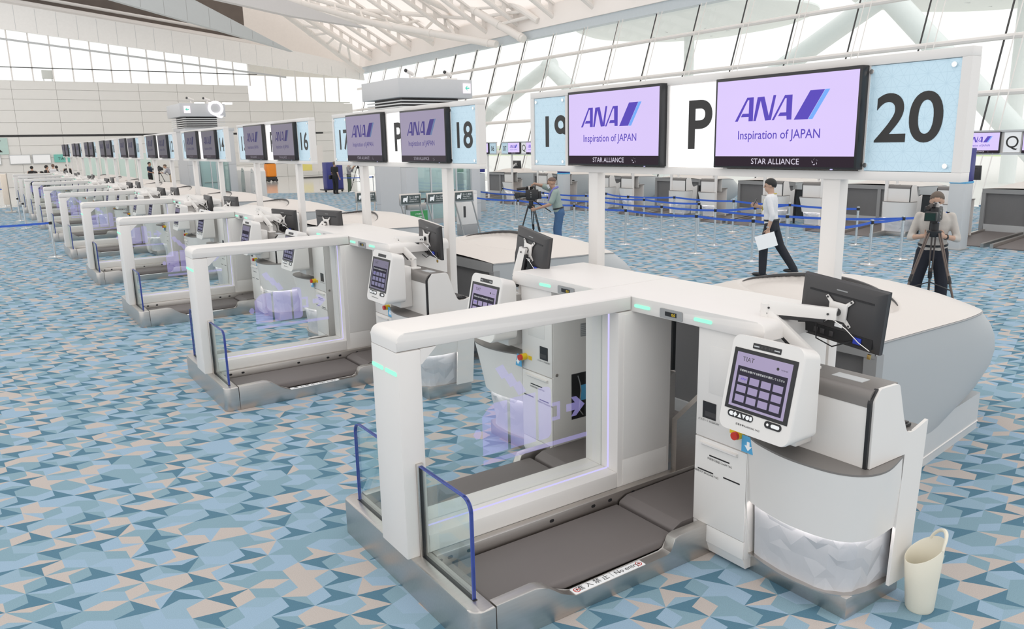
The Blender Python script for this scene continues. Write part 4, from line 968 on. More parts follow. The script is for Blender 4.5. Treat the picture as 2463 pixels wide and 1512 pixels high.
# ================================================================== beyond the island
# ---------------------------------------------------------------- glass lift shafts
LOUV = mat('louvre_white', (.75, .74, .73), .45, var=.01); LIFTGREY = mat('lift_panel_grey', (.60, .60, .61), .42, var=.015)
SIGNGREEN = glow('exit_green', (.05, .62, .45), .9); SIGNPINK = glow('exit_face', (.95, .88, .95), .9)
def lift(ox, oy, label, letter=None, w=2.57):
    c = thing('lift_shaft', label, 'lift', (ox+10.5, oy+19.3, 0), 'glass lift shafts'); x0, x1, y0, y1 = ox+9.18, ox+9.18+w, oy+18, oy+20.65
    obj('header', B(x0, x1, y0, y1, 3.86, 4.41, .01), LIFTGREY, c)
    for k in range(5):
        z = 3.40+k*.088; bm = bmesh.new()
        box(bm, x0+.12, x1-.02, y0+.1, y0+.16, z, z+.035); box(bm, x0+.12, x0+.18, y0+.16, y1-.1, z, z+.035); obj('louvre', bm, LOUV, c)
    obj('louvre_shade', B(x0+.3, x1-.3, y0+.4, y1-.3, 3.36, 3.86), DARK, c)  # dark block in the hollow: shade between the slats put in as colour
    obj('ring_beam', B(x0+.15, x1+.35, y0+.14, y1-.2, 3.24, 3.38, .01), LIFTGREY, c)
    for (a, b, e, d) in ((x0+.18, x0+.60, y0+.15, y0+.5), (x0+.18, x0+.55, y1-.6, y1-.25), (x1-.02, x1+.30, y0+.15, y0+.45), (x1-.02, x1+.30, y1-.55, y1-.25)):
        p = obj('column', B(a, b, e, d, 0, 3.25, .01), LIFTGREY, c)
        obj('joint', B(a-.002, b+.002, e-.002, d+.002, 1.78, 1.79), MIDGREY, p)
        obj('joint', B(a-.002, b+.002, e-.002, d+.002, .55, .56), MIDGREY, p)
    obj('side_panel', B(x0+.18, x0+.22, y0+.5, y1-.6, 0, 3.25), LIFTGREY, c)
    obj('glass_front', B(x0+.60, x1-.02, y0+.25, y0+.27, .15, 3.24), LIFTGLASS, c); obj('glass_back', B(x0+.60, x1-.02, y1-.4, y1-.38, .15, 3.24), LIFTGLASS, c)
    obj('glass_side', B(x1+.1, x1+.12, y0+.45, y1-.55, .15, 3.24), LIFTGLASS, c)
    for x in (x0+1.1, x1-.55): obj('glazing_bar', B(x-.02, x+.02, y0+.235, y0+.285, .1, 3.24), LIFTGREY, c)
    obj('kick_rail', B(x0+.60, x1-.02, y0+.22, y0+.3, 0, .15), STEEL, c)
    car = obj('lift_car', B(x0+.75, x1-.3, y0+.6, y1-.6, .1, 2.3), mat('lift_car_teal', (.80, .86, .85), .3, var=.03), c)
    obj('car_rail', T([(x0+.85, y0+.57, 1.0), (x1-.4, y0+.57, 1.0)], .025, 8), STEEL, car)
    obj('fill_panel', B(x0+.7, x1-.2, y0+.4, y1-.6, 3.18, 3.22), glow('lift_fill', (.95, 1, .98), 4.0), c)  # unseen glowing panel added to brighten the shaft behind its glass
    ex = obj('exit_sign', B(x1-.34 if letter is None else x0+.16, x1-.08 if letter is None else x0+.42, y0-.05, y0, 4.0, 4.3, .005), SIGNPINK, c); ax = x1-.21 if letter is None else x0+.29
    obj('arrow', PR([(ax-.075, 4.155), (ax-.01, 4.22), (ax+.015, 4.22), (ax-.03, 4.17), (ax+.075, 4.17), (ax+.075, 4.14), (ax-.03, 4.14), (ax+.015, 4.09), (ax-.01, 4.09)], 'y', y0-.054, y0-.05), SIGNGREEN, ex)
    if letter: text('letter', letter, .85, (x1-.42, y0-.06, 3.92), FACE_Y, glow('letter_glow', (.98, .93, 1.0), 1.1), c, bold=.02)
    for px, py in ((x0+.55, y0+.3), (x1-.65, y0+.35)):
        cm = obj('camera_bracket', T([(px, py, 4.41), (px, py, 4.58)], .03, 8), WHITE, c); obj('camera', T([(px+.12, py+.05, 4.56), (px-.16, py-.08, 4.64)], .055, 10), WHITE, cm)
        obj('camera_lens', T([(px-.16, py-.08, 4.64), (px-.19, py-.093, 4.648)], .05, 10), BLACK, cm)
    for k in range(3): obj('uplight', B(x0+.8+k*.6, x0+1.2+k*.6, y0+.6, y0+.8, 4.41, 4.5, .01), glow('uplight_glow', (1, .95, .9), 2.0) if letter else WHITE, c)
    return c
lift(0, 0, 'grey lift shaft with louvred header behind the sign for seventeen')
lift(-3.03, 14.8, 'far grey lift shaft with a glowing letter Q on its header', 'Q', 1.9)
# ---------------------------------------------------------------- island Q: the row of counters along the facade
QP = 3.65; QX = 15.3
def q_bed(y, label):
    c = thing('roller_bed', label, 'conveyor', (QX+2.0, y, 0), 'low conveyor beds of the far row')
    for s in (-1, 1):
        obj('bed', PR([(QX+1.15, .02), (QX+2.95, .16), (QX+2.95, 0), (QX+1.15, 0)], 'y', y+s*.52-.38, y+s*.52+.38), BELT, c)
        for t in (-.42, .42): obj('rail', PR([(QX+1.1, .0), (QX+1.1, .09), (QX+2.95, .2), (QX+2.95, 0)], 'y', y+s*.52+t-.035, y+s*.52+t+.035), STEEL, c)
for n in range(7):
    yc = 4.4+QP*n; nth = WORDS[n+1]
    for s in (-1, 1):
        if yc+s*1.23 > 24.5: continue
        d = dup(cnts[s], (QX, yc-s*.22, 0), 'white counter of the far row, %s place from the right, %s of its conveyor hood' % (ORD[n+1], 'right' if s < 0 else 'left'), SMALL2+('arrow_sticker',))
        d['group'] = 'white counters of the far row'
        if n < 6:
            m = build_monitor('monitor at the far row, %s pair from the right, %s one' % (ORD[n+1], 'right' if s < 0 else 'left'), (QX+1.84, yc+s*1.1, 1.25), (QX+1.8, yc+s*1.0, 1.45), (QX+1.92, yc+s*.95, 1.58), R(6*s), R(-4), 0, .5, .33, detail=False)
            m['group'] = 'monitors of the far row'
    d = dup(hood0, (QX, yc, 0), 'white conveyor hood of the far row, %s from the right' % ORD[n+1], ('recess_rim_shade', 'floor_light', 'base_line', 'injector_belt')); d['group'] = 'conveyor hoods of the far row'
    q_bed(yc, 'low steel conveyor beds in front of the far hoods, %s from the right' % ORD[n+1])
def q_sign(n):
    yc = 4.4+QP*n; x = 17.0; z0, z1 = 2.02, 2.47; yl, yr = yc+1.62, yc-1.62; c = thing('lane_sign', 'small hanging sign board of the far row, %s from the right' % ORD[n+1], 'sign', (x, yc, 0), 'sign boards of the far row')
    obj('frame_rail', B(x-.03, x+.06, yr, yl, z1, z1+.04), PALEGREY, c); obj('frame_rail', B(x-.03, x+.06, yr, yl, z0-.04, z0), PALEGREY, c)
    obj('back_board', B(x+.02, x+.05, yr, yl, z0, z1), WHITE, c)
    for (a, b, t) in ((yl-.02, yl-.50, 14-2*n-5+0), (yr+.50, yr+.02, 0)):
        num = 2*n-3+2 if False else None
        p = obj('number_panel', B(x-.01, x, min(a, b), max(a, b), z0+.01, z1-.01), HEMP, c)
    left, right = {5: ('07', '08'), 6: ('05', '06')}.get(n, ('%02d' % (17-2*n), '%02d' % (18-2*n)))
    numbers(left, .28, (x-.012, yl-.26, z0+.12), FACE_X, INK, c, bold=.01, wide=.85); numbers(right, .28, (x-.012, yr+.26, z0+.12), FACE_X, INK, c, bold=.01, wide=.85)
    p = obj('letter_panel', B(x-.01, x, yc-.19, yc+.15, z0+.01, z1-.01), PAPER, c); text('letter', 'Q', .36, (x-.012, yc-.02, z0+.11), FACE_X, INK, p, wide=.95)
    ms = screen_mats('0b', 1, 1)
    build_display(c, yc+1.05, yc+.21, ms, x=x-.06, z0=z0-.005); build_display(c, yc-.24, yc-1.08, ms, x=x-.06, z0=z0-.005)
    for s in (-1, 1): obj('post', T([(x+.03, yc+s*.9, 0), (x+.03, yc+s*.9, z0-.03)], .045, 10), WHITE, c)
for n in range(7): q_sign(n)
# low black barriers between the far counters
for n in range(6):
    yy = 4.4+QP*n+1.95; c = thing('barrier_gate', 'low black swing barrier of the far row, %s from the right' % ORD[n+1], 'barrier', (QX+2.6, yy, 0), 'low barriers of the far row')
    obj('post', T([(QX+2.6, yy-.4, 0), (QX+2.6, yy-.4, .98)], .03, 8), DARK, c); obj('post', T([(QX+2.6, yy+.4, 0), (QX+2.6, yy+.4, .98)], .03, 8), DARK, c)
    obj('leaf', B(QX+2.59, QX+2.61, yy-.38, yy+.38, .15, .95), SMOKE, c); obj('top_rail', B(QX+2.585, QX+2.615, yy-.4, yy+.4, .95, .98), BLACK, c)
NAVY = mat('navy_fabric', (.03, .055, .16), .6)
def chair(x, y, rz, label):
    c = thing('bench_seat', label, 'seat', (0, 0, 0), 'blue seats by the facade')
    obj('seat', B(-.24, .24, -.26, .26, .42, .47, .02), mat('seat_blue_grey', (.10, .22, .36), .5), c); obj('backrest', PR(rpoly([(.18, .47), (.24, .47), (.36, .86), (.31, .87)], .01, 3), 'y', -.26, .26), MATS['seat_blue_grey'], c)
    for s in (-1, 1): obj('leg', T([(-.2, s*.2, 0), (.05, s*.2, .42)], .015, 6), DARK, c); obj('leg', T([(.25, s*.2, 0), (-.05, s*.2, .42)], .015, 6), DARK, c)
    place(c, (x, y, 0), rz)
for i, (x, y) in enumerate(((22.0, 18.7), (22.0, 14.2), (22.0, 10.4), (22.0, 6.9))): chair(x, y, R(10), 'blue grey seat near the facade, %s from the right' % ORD[4-i])
# blue topped pillars
def pillar(x, y, h, label, topm, name='sign_pillar', line=True):
    c = thing(name, label, 'pillar', (x, y, 0), 'sign pillars in the hall'); w = .17
    obj('shaft', B(x-w, x+w, y-w, y+w, 0, h*.66, .02), PALEGREY, c); obj('top_panel', B(x-w, x+w, y-w, y+w, h*.68, h, .02), topm, c)
    obj('band', B(x-w, x+w, y-w, y+w, h*.66, h*.68), STICKER, c) if line else None
    obj('base_plate', B(x-w-.03, x+w+.03, y-w-.03, y+w+.03, 0, .02), STEEL, c)
    return c
NAVYP = mat('navy_panel', (.045, .05, .24), .4); GREENP = mat('green_panel', (.07, .36, .12), .4)
pillar(15.75, 4.75, 2.15, 'pillar with navy top behind the cameraman on the right', NAVYP)
pillar(16.1, 18.9, 2.0, 'pillar with navy top behind the man in the green shirt', NAVYP)
for (x, y, mt, lab) in ((13.85, 21.1, NAVYP, 'pillar kiosk with blue top where the belts begin'), (13.4, 21.9, GREENP, 'pillar kiosk with green top beside the lift')):
    c = pillar(x, y, 2.1, lab, mt, line=False); obj('speaker_slot', PR(rpoly([(y-.06, .98), (y+.06, .98), (y+.06, 1.26), (y-.06, 1.26)], .055, 5), 'x', x-.175, x-.168), BLACK, c)
# ---------------------------------------------------------------- belt stanchions
def stanchion(x, y, label, nxt=None, group='stanchions of the queue', h=.87):
    c = thing('belt_stanchion', label, 'stanchion', (x, y, 0), group)
    obj('foot', lathe(bmesh.new(), [(.02, 0), (.165, 0), (.165, .012), (.12, .02), (.02, .022)], (x, y, 0), 24), CHROME, c)
    obj('pole', T([(x, y, .02), (x, y, h-.1)], .026, 12), CHROME, c); obj('head', T([(x, y, h-.1), (x, y, h)], .033, 14), CHROME, c)
    obj('cassette', T([(x, y, h-.085), (x, y, h-.02)], .036, 10), BLACK, c)
    for q in nxt or ():
        a, b = Vector((x, y, 0)), Vector((q[0], q[1], 0)); d = (b-a).normalized(); s = Vector((-d.y, d.x, 0))*.0015; a = a+d*.036; b = b-d*.036
        n = 8; rings = []
        for i in range(n+1):
            t = i/n; p = a.lerp(b, t); z = h-.052-.035*4*t*(1-t)*min(1, (b-a).length/2.5)
            rings.append([p+s+Vector((0, 0, z-.024)), p-s+Vector((0, 0, z-.024)), p-s+Vector((0, 0, z+.024)), p+s+Vector((0, 0, z+.024))])
        obj('belt', loft(bmesh.new(), rings), BELTBLUE, c, smooth=0)
RA = [(11.25, 17.6), (11.35, 15.0), (11.25, 12.3), (11.15, 10.22), (11.19, 8.02), (11.2, 6.52), (11.22, 4.63)]
RB = [(12.7, 17.1), (12.65, 15.3), (12.6, 12.8), (12.46, 10.33), (12.55, 8.68), (12.4, 6.6), (12.5, 4.76)]
RC = [(13.9, 17.2), (13.9, 15.0), (13.85, 12.4), (13.74, 10.27), (13.65, 8.43), (13.55, 4.73)]
RD = [(14.9, 15.2), (14.4, 13.65), (15.05, 12.4), (15.0, 10.2), (14.9, 8.38), (14.93, 6.57)]
def row(pts, nm, extra={}):
    for i, p in enumerate(pts):
        nx = [pts[i+1]] if i+1 < len(pts) and not (i, 'stop') in extra else []
        nx += extra.get(i, [])
        stanchion(*p, 'chrome belt stanchion, %s from the left in the %s queue row' % (ORD[i+1], nm), nx)
row(RA, 'nearest', {6: [RB[6]]})
row(RB, 'second', {(5, 'stop'): 1, 5: [RC[5]], 4: [RC[4]], 6: [RC[5]]})
row(RC, 'third', {(3, 'stop'): 1, 4: [RD[4]], (4, 'stop'): 1, 5: [(15.2, 4.7)]})
row(RD, 'farthest', {})
stanchion(15.2, 4.7, 'chrome belt stanchion beside the navy pillar on the right')
for a, (x, y) in (((13.8, 20.9), RB[0]), ((13.8, 20.9), RA[0]), ((13.9, 20.9), RC[0])):
    pass
for p, q, lab in ((RA[0], (12.4, 21.0), 'nearest'), (RB[0], (13.3, 21.0), 'second'), (RC[0], (14.5, 20.5), 'third')): stanchion(q[0], q[1], 'chrome belt stanchion at the far left end of the %s queue row' % lab, [p])
# left aisle
stanchion(-.25, 17.87, 'chrome belt stanchion before the gates with a long blue belt to the left', [(-3.2, 18.6)], 'stanchions of the left aisle')
stanchion(-.35, 27.0, 'chrome belt stanchion beside the far gates, nearer of two', None, 'stanchions of the left aisle')
stanchion(-.34, 30.6, 'chrome belt stanchion beside the far gates, farther of two', None, 'stanchions of the left aisle')
stanchion(-.45, 40.4, 'chrome belt stanchion at the far end of the carpet', [(-3.2, 40.6)], 'stanchions of the left aisle')
stanchion(16.3, 35.8, 'chrome belt stanchion with navy belt beside the lift', [(14.6, 36.9)], 'stanchions by the lift')
# ---------------------------------------------------------------- cart pool signs and cart
def cart_sign(x, y, label, lean=.25):
    c = thing('cart_pool_sign', label, 'sign', (x, y, 0), 'cart pool signs'); w = .30; xl = lambda z: 0
    # board faces the camera side (-Y); legs splay toward the reader
    f = obj('frame', B(x-w, x+w, y-.02, y+.03, .98, 1.27, .012), STEEL, c)
    bd = obj('board', B(x-w+.035, x+w-.035, y-.024, y-.02, 1.015, 1.235), mat('cart_sign_grey', (.075, .095, .095), .45), c)
    obj('pictogram', PR([(x-.22, 1.09), (x-.20, 1.17), (x-.11, 1.17), (x-.10, 1.21), (x-.075, 1.21), (x-.09, 1.12), (x-.10, 1.06), (x-.12, 1.06), (x-.13, 1.09), (x-.17, 1.09), (x-.18, 1.06), (x-.20, 1.06)], 'y', y-.0265, y-.024), PAPER, bd)
    text('lettering', 'カート置場', .055, (x+.09, y-.026, 1.155), FACE_Y, PAPER, bd); text('lettering', 'Cart Pool', .048, (x+.07, y-.026, 1.105), FACE_Y, PAPER, bd); text('lettering', '行李车停放处 카트 두는곳', .024, (x+.085, y-.026, 1.06), FACE_Y, PAPER, bd)
    for s in (-1, 1): obj('leg', T([(x+s*(w-.04), y+.005, 1.0), (x+s*(w-.04)+lean, y-.02, 0)], .022, 10), STEEL, c)
cart_sign(8.85, 13.9, 'grey cart pool sign, rightmost of the row by the lift'); cart_sign(8.0, 13.8, 'grey cart pool sign, second from right, behind the sign post'); cart_sign(7.35, 14.0, 'grey cart pool sign, third from right, left of the luggage cart'); cart_sign(7.0, 15.9, 'grey cart pool sign, leftmost, half behind the lift column', -.12)
def luggage_cart(x, y):
    c = thing('luggage_cart', 'steel luggage cart with green notice among the cart pool signs', 'cart', (x, y, 0)); w = .27
    obj('deck', B(x-w, x+w, y-.35, y+.4, .18, .22, .01), STEEL, c)
    for s in (-1, 1):
        obj('side_tube', T([(x+s*w, y+.4, .2), (x+s*w, y+.36, .9), (x+s*w*.95, y+.2, 1.0)], .018, 8), STEEL, c)
        for yy in (-.3, .35): obj('wheel', T([(x+s*w-.02, y+yy, .08), (x+s*w+.02, y+yy, .08)], .08, 14), BLACK, c)
    obj('handle', T([(x-w, y+.22, .98), (x-w*.8, y+.12, 1.06), (x+w*.8, y+.12, 1.06), (x+w, y+.22, .98)], .022, 10), DARK, c)
    b = obj('basket', B(x-w+.02, x+w-.02, y+.14, y+.36, .78, .95, .01), STEEL, c)
    n = obj('notice_board', B(x-w+.02, x+w-.02, y+.10, y+.12, .42, .76), GREENP, c)
    text('lettering', 'ご利用後は', .05, (x, y+.098, .66), FACE_Y, PAPER, n); text('lettering', 'カート置場へ', .05, (x, y+.098, .58), FACE_Y, PAPER, n)
luggage_cart(7.95, 14.6)
bl = thing('info_bollard', 'white square bollard with grey foot beside the cart pool signs', 'bollard', (9.45, 14.75, 0)); obj('shaft', B(9.2, 9.7, 14.6, 14.9, .3, 1.12, .01), WHITE, bl); obj('foot', B(9.2, 9.7, 14.6, 14.9, 0, .3, .01), MIDGREY, bl)
obj('sloping_top', PR([(9.2, 1.12), (9.7, 1.12), (9.7, 1.2), (9.2, 1.14)], 'y', 14.6, 14.9), WHITE, bl); obj('slot', B(9.25, 9.32, 14.595, 14.6, .5, .8), DARK, bl)
# ---------------------------------------------------------------- tall self service kiosks by the lift
def tall_kiosk(x, y, label):
    c = thing('self_check_kiosk', label, 'kiosk', (x, y, 0), 'tall self service kiosks'); BE = OFFW
    obj('cabinet', PR(rpoly([(y-.32, 0), (y+.32, 0), (y+.32, 1.02), (y+.12, 1.55), (y-.05, 1.6), (y-.32, 1.45)], .02, 2), 'x', x-.02, x+.5), BE, c)
    obj('vent', B(x-.026, x-.02, y-.12, y+.05, 1.40, 1.43), MIDGREY, c); d = obj('rear_door', B(x-.03, x-.02, y-.24, y+.24, .42, .86, .002), BE, c); obj('keyhole', B(x-.034, x-.03, y-.2, y-.18, .55, .61), DARK, d)
    for dy in (-.06, .08): obj('fan', T([(x-.03, y+dy, .24), (x-.02, y+dy, .24)], .045, 12), MIDGREY, c)
for i, (x, y) in enumerate(((8.9, 37.1), (8.85, 35.35), (8.82, 33.75), (8.8, 32.2))): tall_kiosk(x, y, 'tall white self service kiosk, %s from the left' % ORD[i+1])
# ---------------------------------------------------------------- far odds and ends
r = thing('cleaning_robot', 'orange floor cleaning machine by the far wall', 'robot', (16.85, 55.1, 0)); OR = mat('robot_orange', (.85, .27, .02), .4)
obj('tank', B(16.5, 17.2, 54.7, 55.5, .35, 1.35, .12, 4), OR, r); obj('hood', loft(bmesh.new(), [[(16.85+a*.35, 55.1+b*.4, 1.35) for a, b in ((-1,-1),(1,-1),(1,1),(-1,1))], [(16.85+a*.12, 55.1+b*.2, 1.75) for a, b in ((-1,-1),(1,-1),(1,1),(-1,1))]]), DARK, r)
obj('chassis', B(16.5, 17.2, 54.7, 55.5, .12, .36, .03), BLACK, r)
for a in (-1, 1):
    for b in (-1, 1): obj('wheel', T([(16.85+a*.28, 55.1+b*.36-.05, .12), (16.85+a*.28, 55.1+b*.36+.05, .12)], .12, 12), BLACK, r)
w = thing('wet_floor_sign', 'yellow wet floor board beside the orange cleaning machine', 'sign', (16.1, 55.0, 0))
for s in (-1, 1): obj('board', PR(rpoly([(15.85, 0), (16.35, 0), (16.25, 1.05), (15.95, 1.05)], .05, 3), 'y', 55.0+s*.12-.02, 55.0+s*.12+.02), YELLOW, w)
text('lettering', '!', .5, (16.1, 54.85, .35), FACE_Y, INK, w, bold=.03)
bc = thing('equipment_trolley', 'tall navy trolley box behind the person in black', 'trolley', (14.95, 38.3, 0)); obj('box', B(14.55, 15.5, 38.0, 38.6, .15, 1.62, .02), NAVYP, bc); obj('deck', B(14.35, 15.5, 37.95, 38.65, .1, .15), DARK, bc)
for x in (14.45, 15.4): obj('wheel', T([(x, 37.98, .06), (x, 38.02, .06)], .06, 10), BLACK, bc)
nb = thing('notice_stand', 'white notice board with a yellow sheet by the far wall', 'stand', (21.2, 59.3, 0)); obj('board', B(20.6, 22.6, 59.2, 59.3, .5, 2.6), WHITE, nb); obj('yellow_sheet', B(20.7, 21.6, 59.18, 59.2, .6, 1.4), mat('pale_yellow', (.85, .75, .22), .5), nb); obj('foot', B(20.6, 22.6, 59.1, 59.5, 0, .08), DARK, nb)
for x in (20.7, 22.5): obj('leg', B(x-.03, x+.03, 59.22, 59.28, .08, .5), STEEL, nb)
# signs on the far wall
TEAL = mat('teal_sign', (.19, .55, .48), .45); TEALP = mat('pale_teal_sign', (.50, .66, .62), .45)
o = obj('gate_letter_sign', B(-1.6, .95, YW-.06, YW-.02, 2.40, 3.58), TEALP, sub=(-.3, YW, 3)); tag(o, 'pale green wall sign with a large black X at the left edge', 'sign'); text('letter', 'X', 1.15, (.12, YW-.07, 2.58), FACE_Y, INK, o, bold=.02)
o = obj('company_sign', B(3.75, 4.85, YW-.1, YW+.02, 1.75, 2.32), TEAL, sub=(4.6, YW, 2)); tag(o, 'green TIAT wall sign above a far door', 'sign'); text('lettering', 'TIAT', .26, (4.28, YW-.11, 1.92), FACE_Y, INK, o)
for i, (a, b) in enumerate(((-1.0, .35), (.95, 2.2), (2.4, 3.5))):
    o = obj('blank_wall_sign', B(a, b, YW-.14, YW-.06, 1.72, 2.30), PAPER, sub=((a+b)/2, YW, 2)); tag(o, 'blank white framed panel on the far wall, %s from the left' % ORD[i+1], 'sign', 'blank panels on the far wall')
    obj('frame', B(a-.04, b+.04, YW-.1, YW-.02, 1.66, 2.36), PALEGREY, o)
o = thing('wall_speaker', 'grey box standing on top of the far wall', 'speaker', (4.0, YW+.15, 7.6)); obj('cabinet', B(3.75, 4.45, YW+.02, YW+.4, 7.8, 8.4, .02), OFFW, o); obj('leg', B(3.8, 3.86, YW+.1, YW+.2, 7.6, 7.8), OFFW, o); obj('leg', B(4.34, 4.4, YW+.1, YW+.2, 7.6, 7.8), OFFW, o)
p = thing('poster_stand', 'cream backlit poster stand beside the far gates', 'stand', (-.45, 36.0, 0)); obj('panel', B(-.62, -.42, 35.6, 36.4, .35, 1.6, .01), mat('poster_cream', (.86, .74, .62), .5), p); obj('post', T([(-.4, 36.0, 0), (-.4, 36.0, 1.65)], .03, 8), STEEL, p); obj('foot', B(-.65, -.25, 35.6, 36.4, 0, .03), STEEL, p)
# ================================================================== people and their cameras
SKIN = mat('skin', (.52, .33, .24), .5, var=.05, scale=12); SKIN2 = mat('skin_tan', (.45, .27, .19), .5, var=.05, scale=12)
HAIRB = mat('hair_black', (.012, .011, .011), .55, var=.2, scale=60); HAIRG = mat('hair_grey_brown', (.12, .09, .07), .6, var=.25, scale=60); HAIRS = mat('hair_shaved', (.16, .10, .08), .6, var=.2, scale=80)
MASKW = mat('mask_white', (.78, .80, .82), .7)
def cloth(name, col): return mat('cloth_'+name, col, .85, var=.10, scale=14, bump=.15)
def remeshed(bm, voxel, it=4):
    me = bpy.data.meshes.new('r'); bmesh.ops.recalc_face_normals(bm, faces=bm.faces); bm.to_mesh(me); bm.free()
    o = bpy.data.objects.new('r', me)
    m = o.modifiers.new('a', 'REMESH'); m.mode = 'VOXEL'; m.voxel_size = voxel
    m = o.modifiers.new('b', 'SMOOTH'); m.iterations = it; m.factor = .5
    res = baked(o); bpy.data.meshes.remove(me)
    out = bmesh.new(); out.from_mesh(res); bpy.data.meshes.remove(res); return out
def limb(bm, pts, rs, n=10, sub=4):
    P = [Vector(p) for p in pts]; path, rad = [], []
    for i in range(len(P)-1):
        for k in range(sub):
            t = k/sub; path.append(P[i].lerp(P[i+1], t)); rad.append(rs[i]+(rs[i+1]-rs[i])*t)
    path.append(P[-1]); rad.append(rs[-1]); tube(bm, path, rad, n)
    for p, r in zip(P, rs): ball(bm, p, r, 10, 6)
def torso(bm, J, k, low=True):
    sv = (J['shL']-J['shR']).normalized(); up = (J['neck']-J['hip']).normalized(); fw = sv.cross(up).normalized(); hs = (J['hpL']-J['hpR']).normalized(); hf = hs.cross(up).normalized()
    L = (J['neck']-J['hip'])
    spec = [(-.20, .155, .105, 0), (-.05, .17, .115, 0), (.15, .155, .11, .01), (.35, .15, .105, .015), (.6, .172, .118, .02), (.8, .185, .108, .012), (.93, .15, .085, 0), (1.02, .07, .06, 0)]
    rings = []
    for t, a, b, f in spec if low else spec[1:]:
        u = max(0, min(1, (t-.1)/.5)); s_, f_ = hs.lerp(sv, u), hf.lerp(fw, u); c = J['hip']+L*t+f_*f
        rings.append([c+s_*(a*k*math.cos(q))+f_*(b*k*math.sin(q)) for q in [2*math.pi*i/18 for i in range(18)]])
    loft(bm, rings)
def hand(bm, wr, d, side, curl=.8, r=.0088):
    """palm, four fingers and a thumb; d: direction the hand points, side: toward the thumb"""
    d = Vector(d).normalized(); side = Vector(side); side = (side-d*side.dot(d)).normalized(); nrm = d.cross(side)
    wr = Vector(wr); rings = []
    for t, w, th in ((-.01, .024, .019), (.03, .036, .017), (.07, .042, .014), (.092, .040, .011)):
        c = wr+d*t; rings.append([c+side*(w*math.cos(q))+nrm*(th*math.sin(q)) for q in [2*math.pi*i/12 for i in range(12)]])
    loft(bm, rings)
    for k, ln in enumerate((.062, .072, .066, .050)):
        b = wr+d*.088+side*(.030-.020*k); a = curl*.6; p1 = b+(d*math.cos(a)+nrm*math.sin(a))*ln*.45; a = curl*1.5; p2 = p1+(d*math.cos(a)+nrm*math.sin(a))*ln*.32; a = curl*2.3; p3 = p2+(d*math.cos(a)+nrm*math.sin(a))*ln*.26
        tube(bm, [b-d*.02, b, p1, p2, p3], [r, r, r*.95, r*.88, r*.7], 7)
    b = wr+d*.028+side*.034; p1 = b+(d*.6+side*.75+nrm*.25)*.036; p2 = p1+(d*.9+side*.15+nrm*.45)*.030
    tube(bm, [b-side*.02, b, p1, p2], [r*1.15, r*1.2, r*1.05, r*.8], 7)
def stand(h=1.7):
    V = lambda *a: Vector(a)
    return dict(hip=V(0, 0, .95), neck=V(.0, 0, 1.44), head=V(.03, 0, 1.585), shL=V(0, .185, 1.385), shR=V(0, -.185, 1.385), elL=V(-.02, .235, 1.10), elR=V(-.02, -.235, 1.10), wrL=V(.06, .25, .86), wrR=V(.06, -.25, .86),
                hpL=V(0, .09, .90), hpR=V(0, -.09, .90), knL=V(.02, .10, .50), knR=V(.02, -.10, .50), anL=V(-.02, .10, .085), anR=V(-.02, -.10, .085))
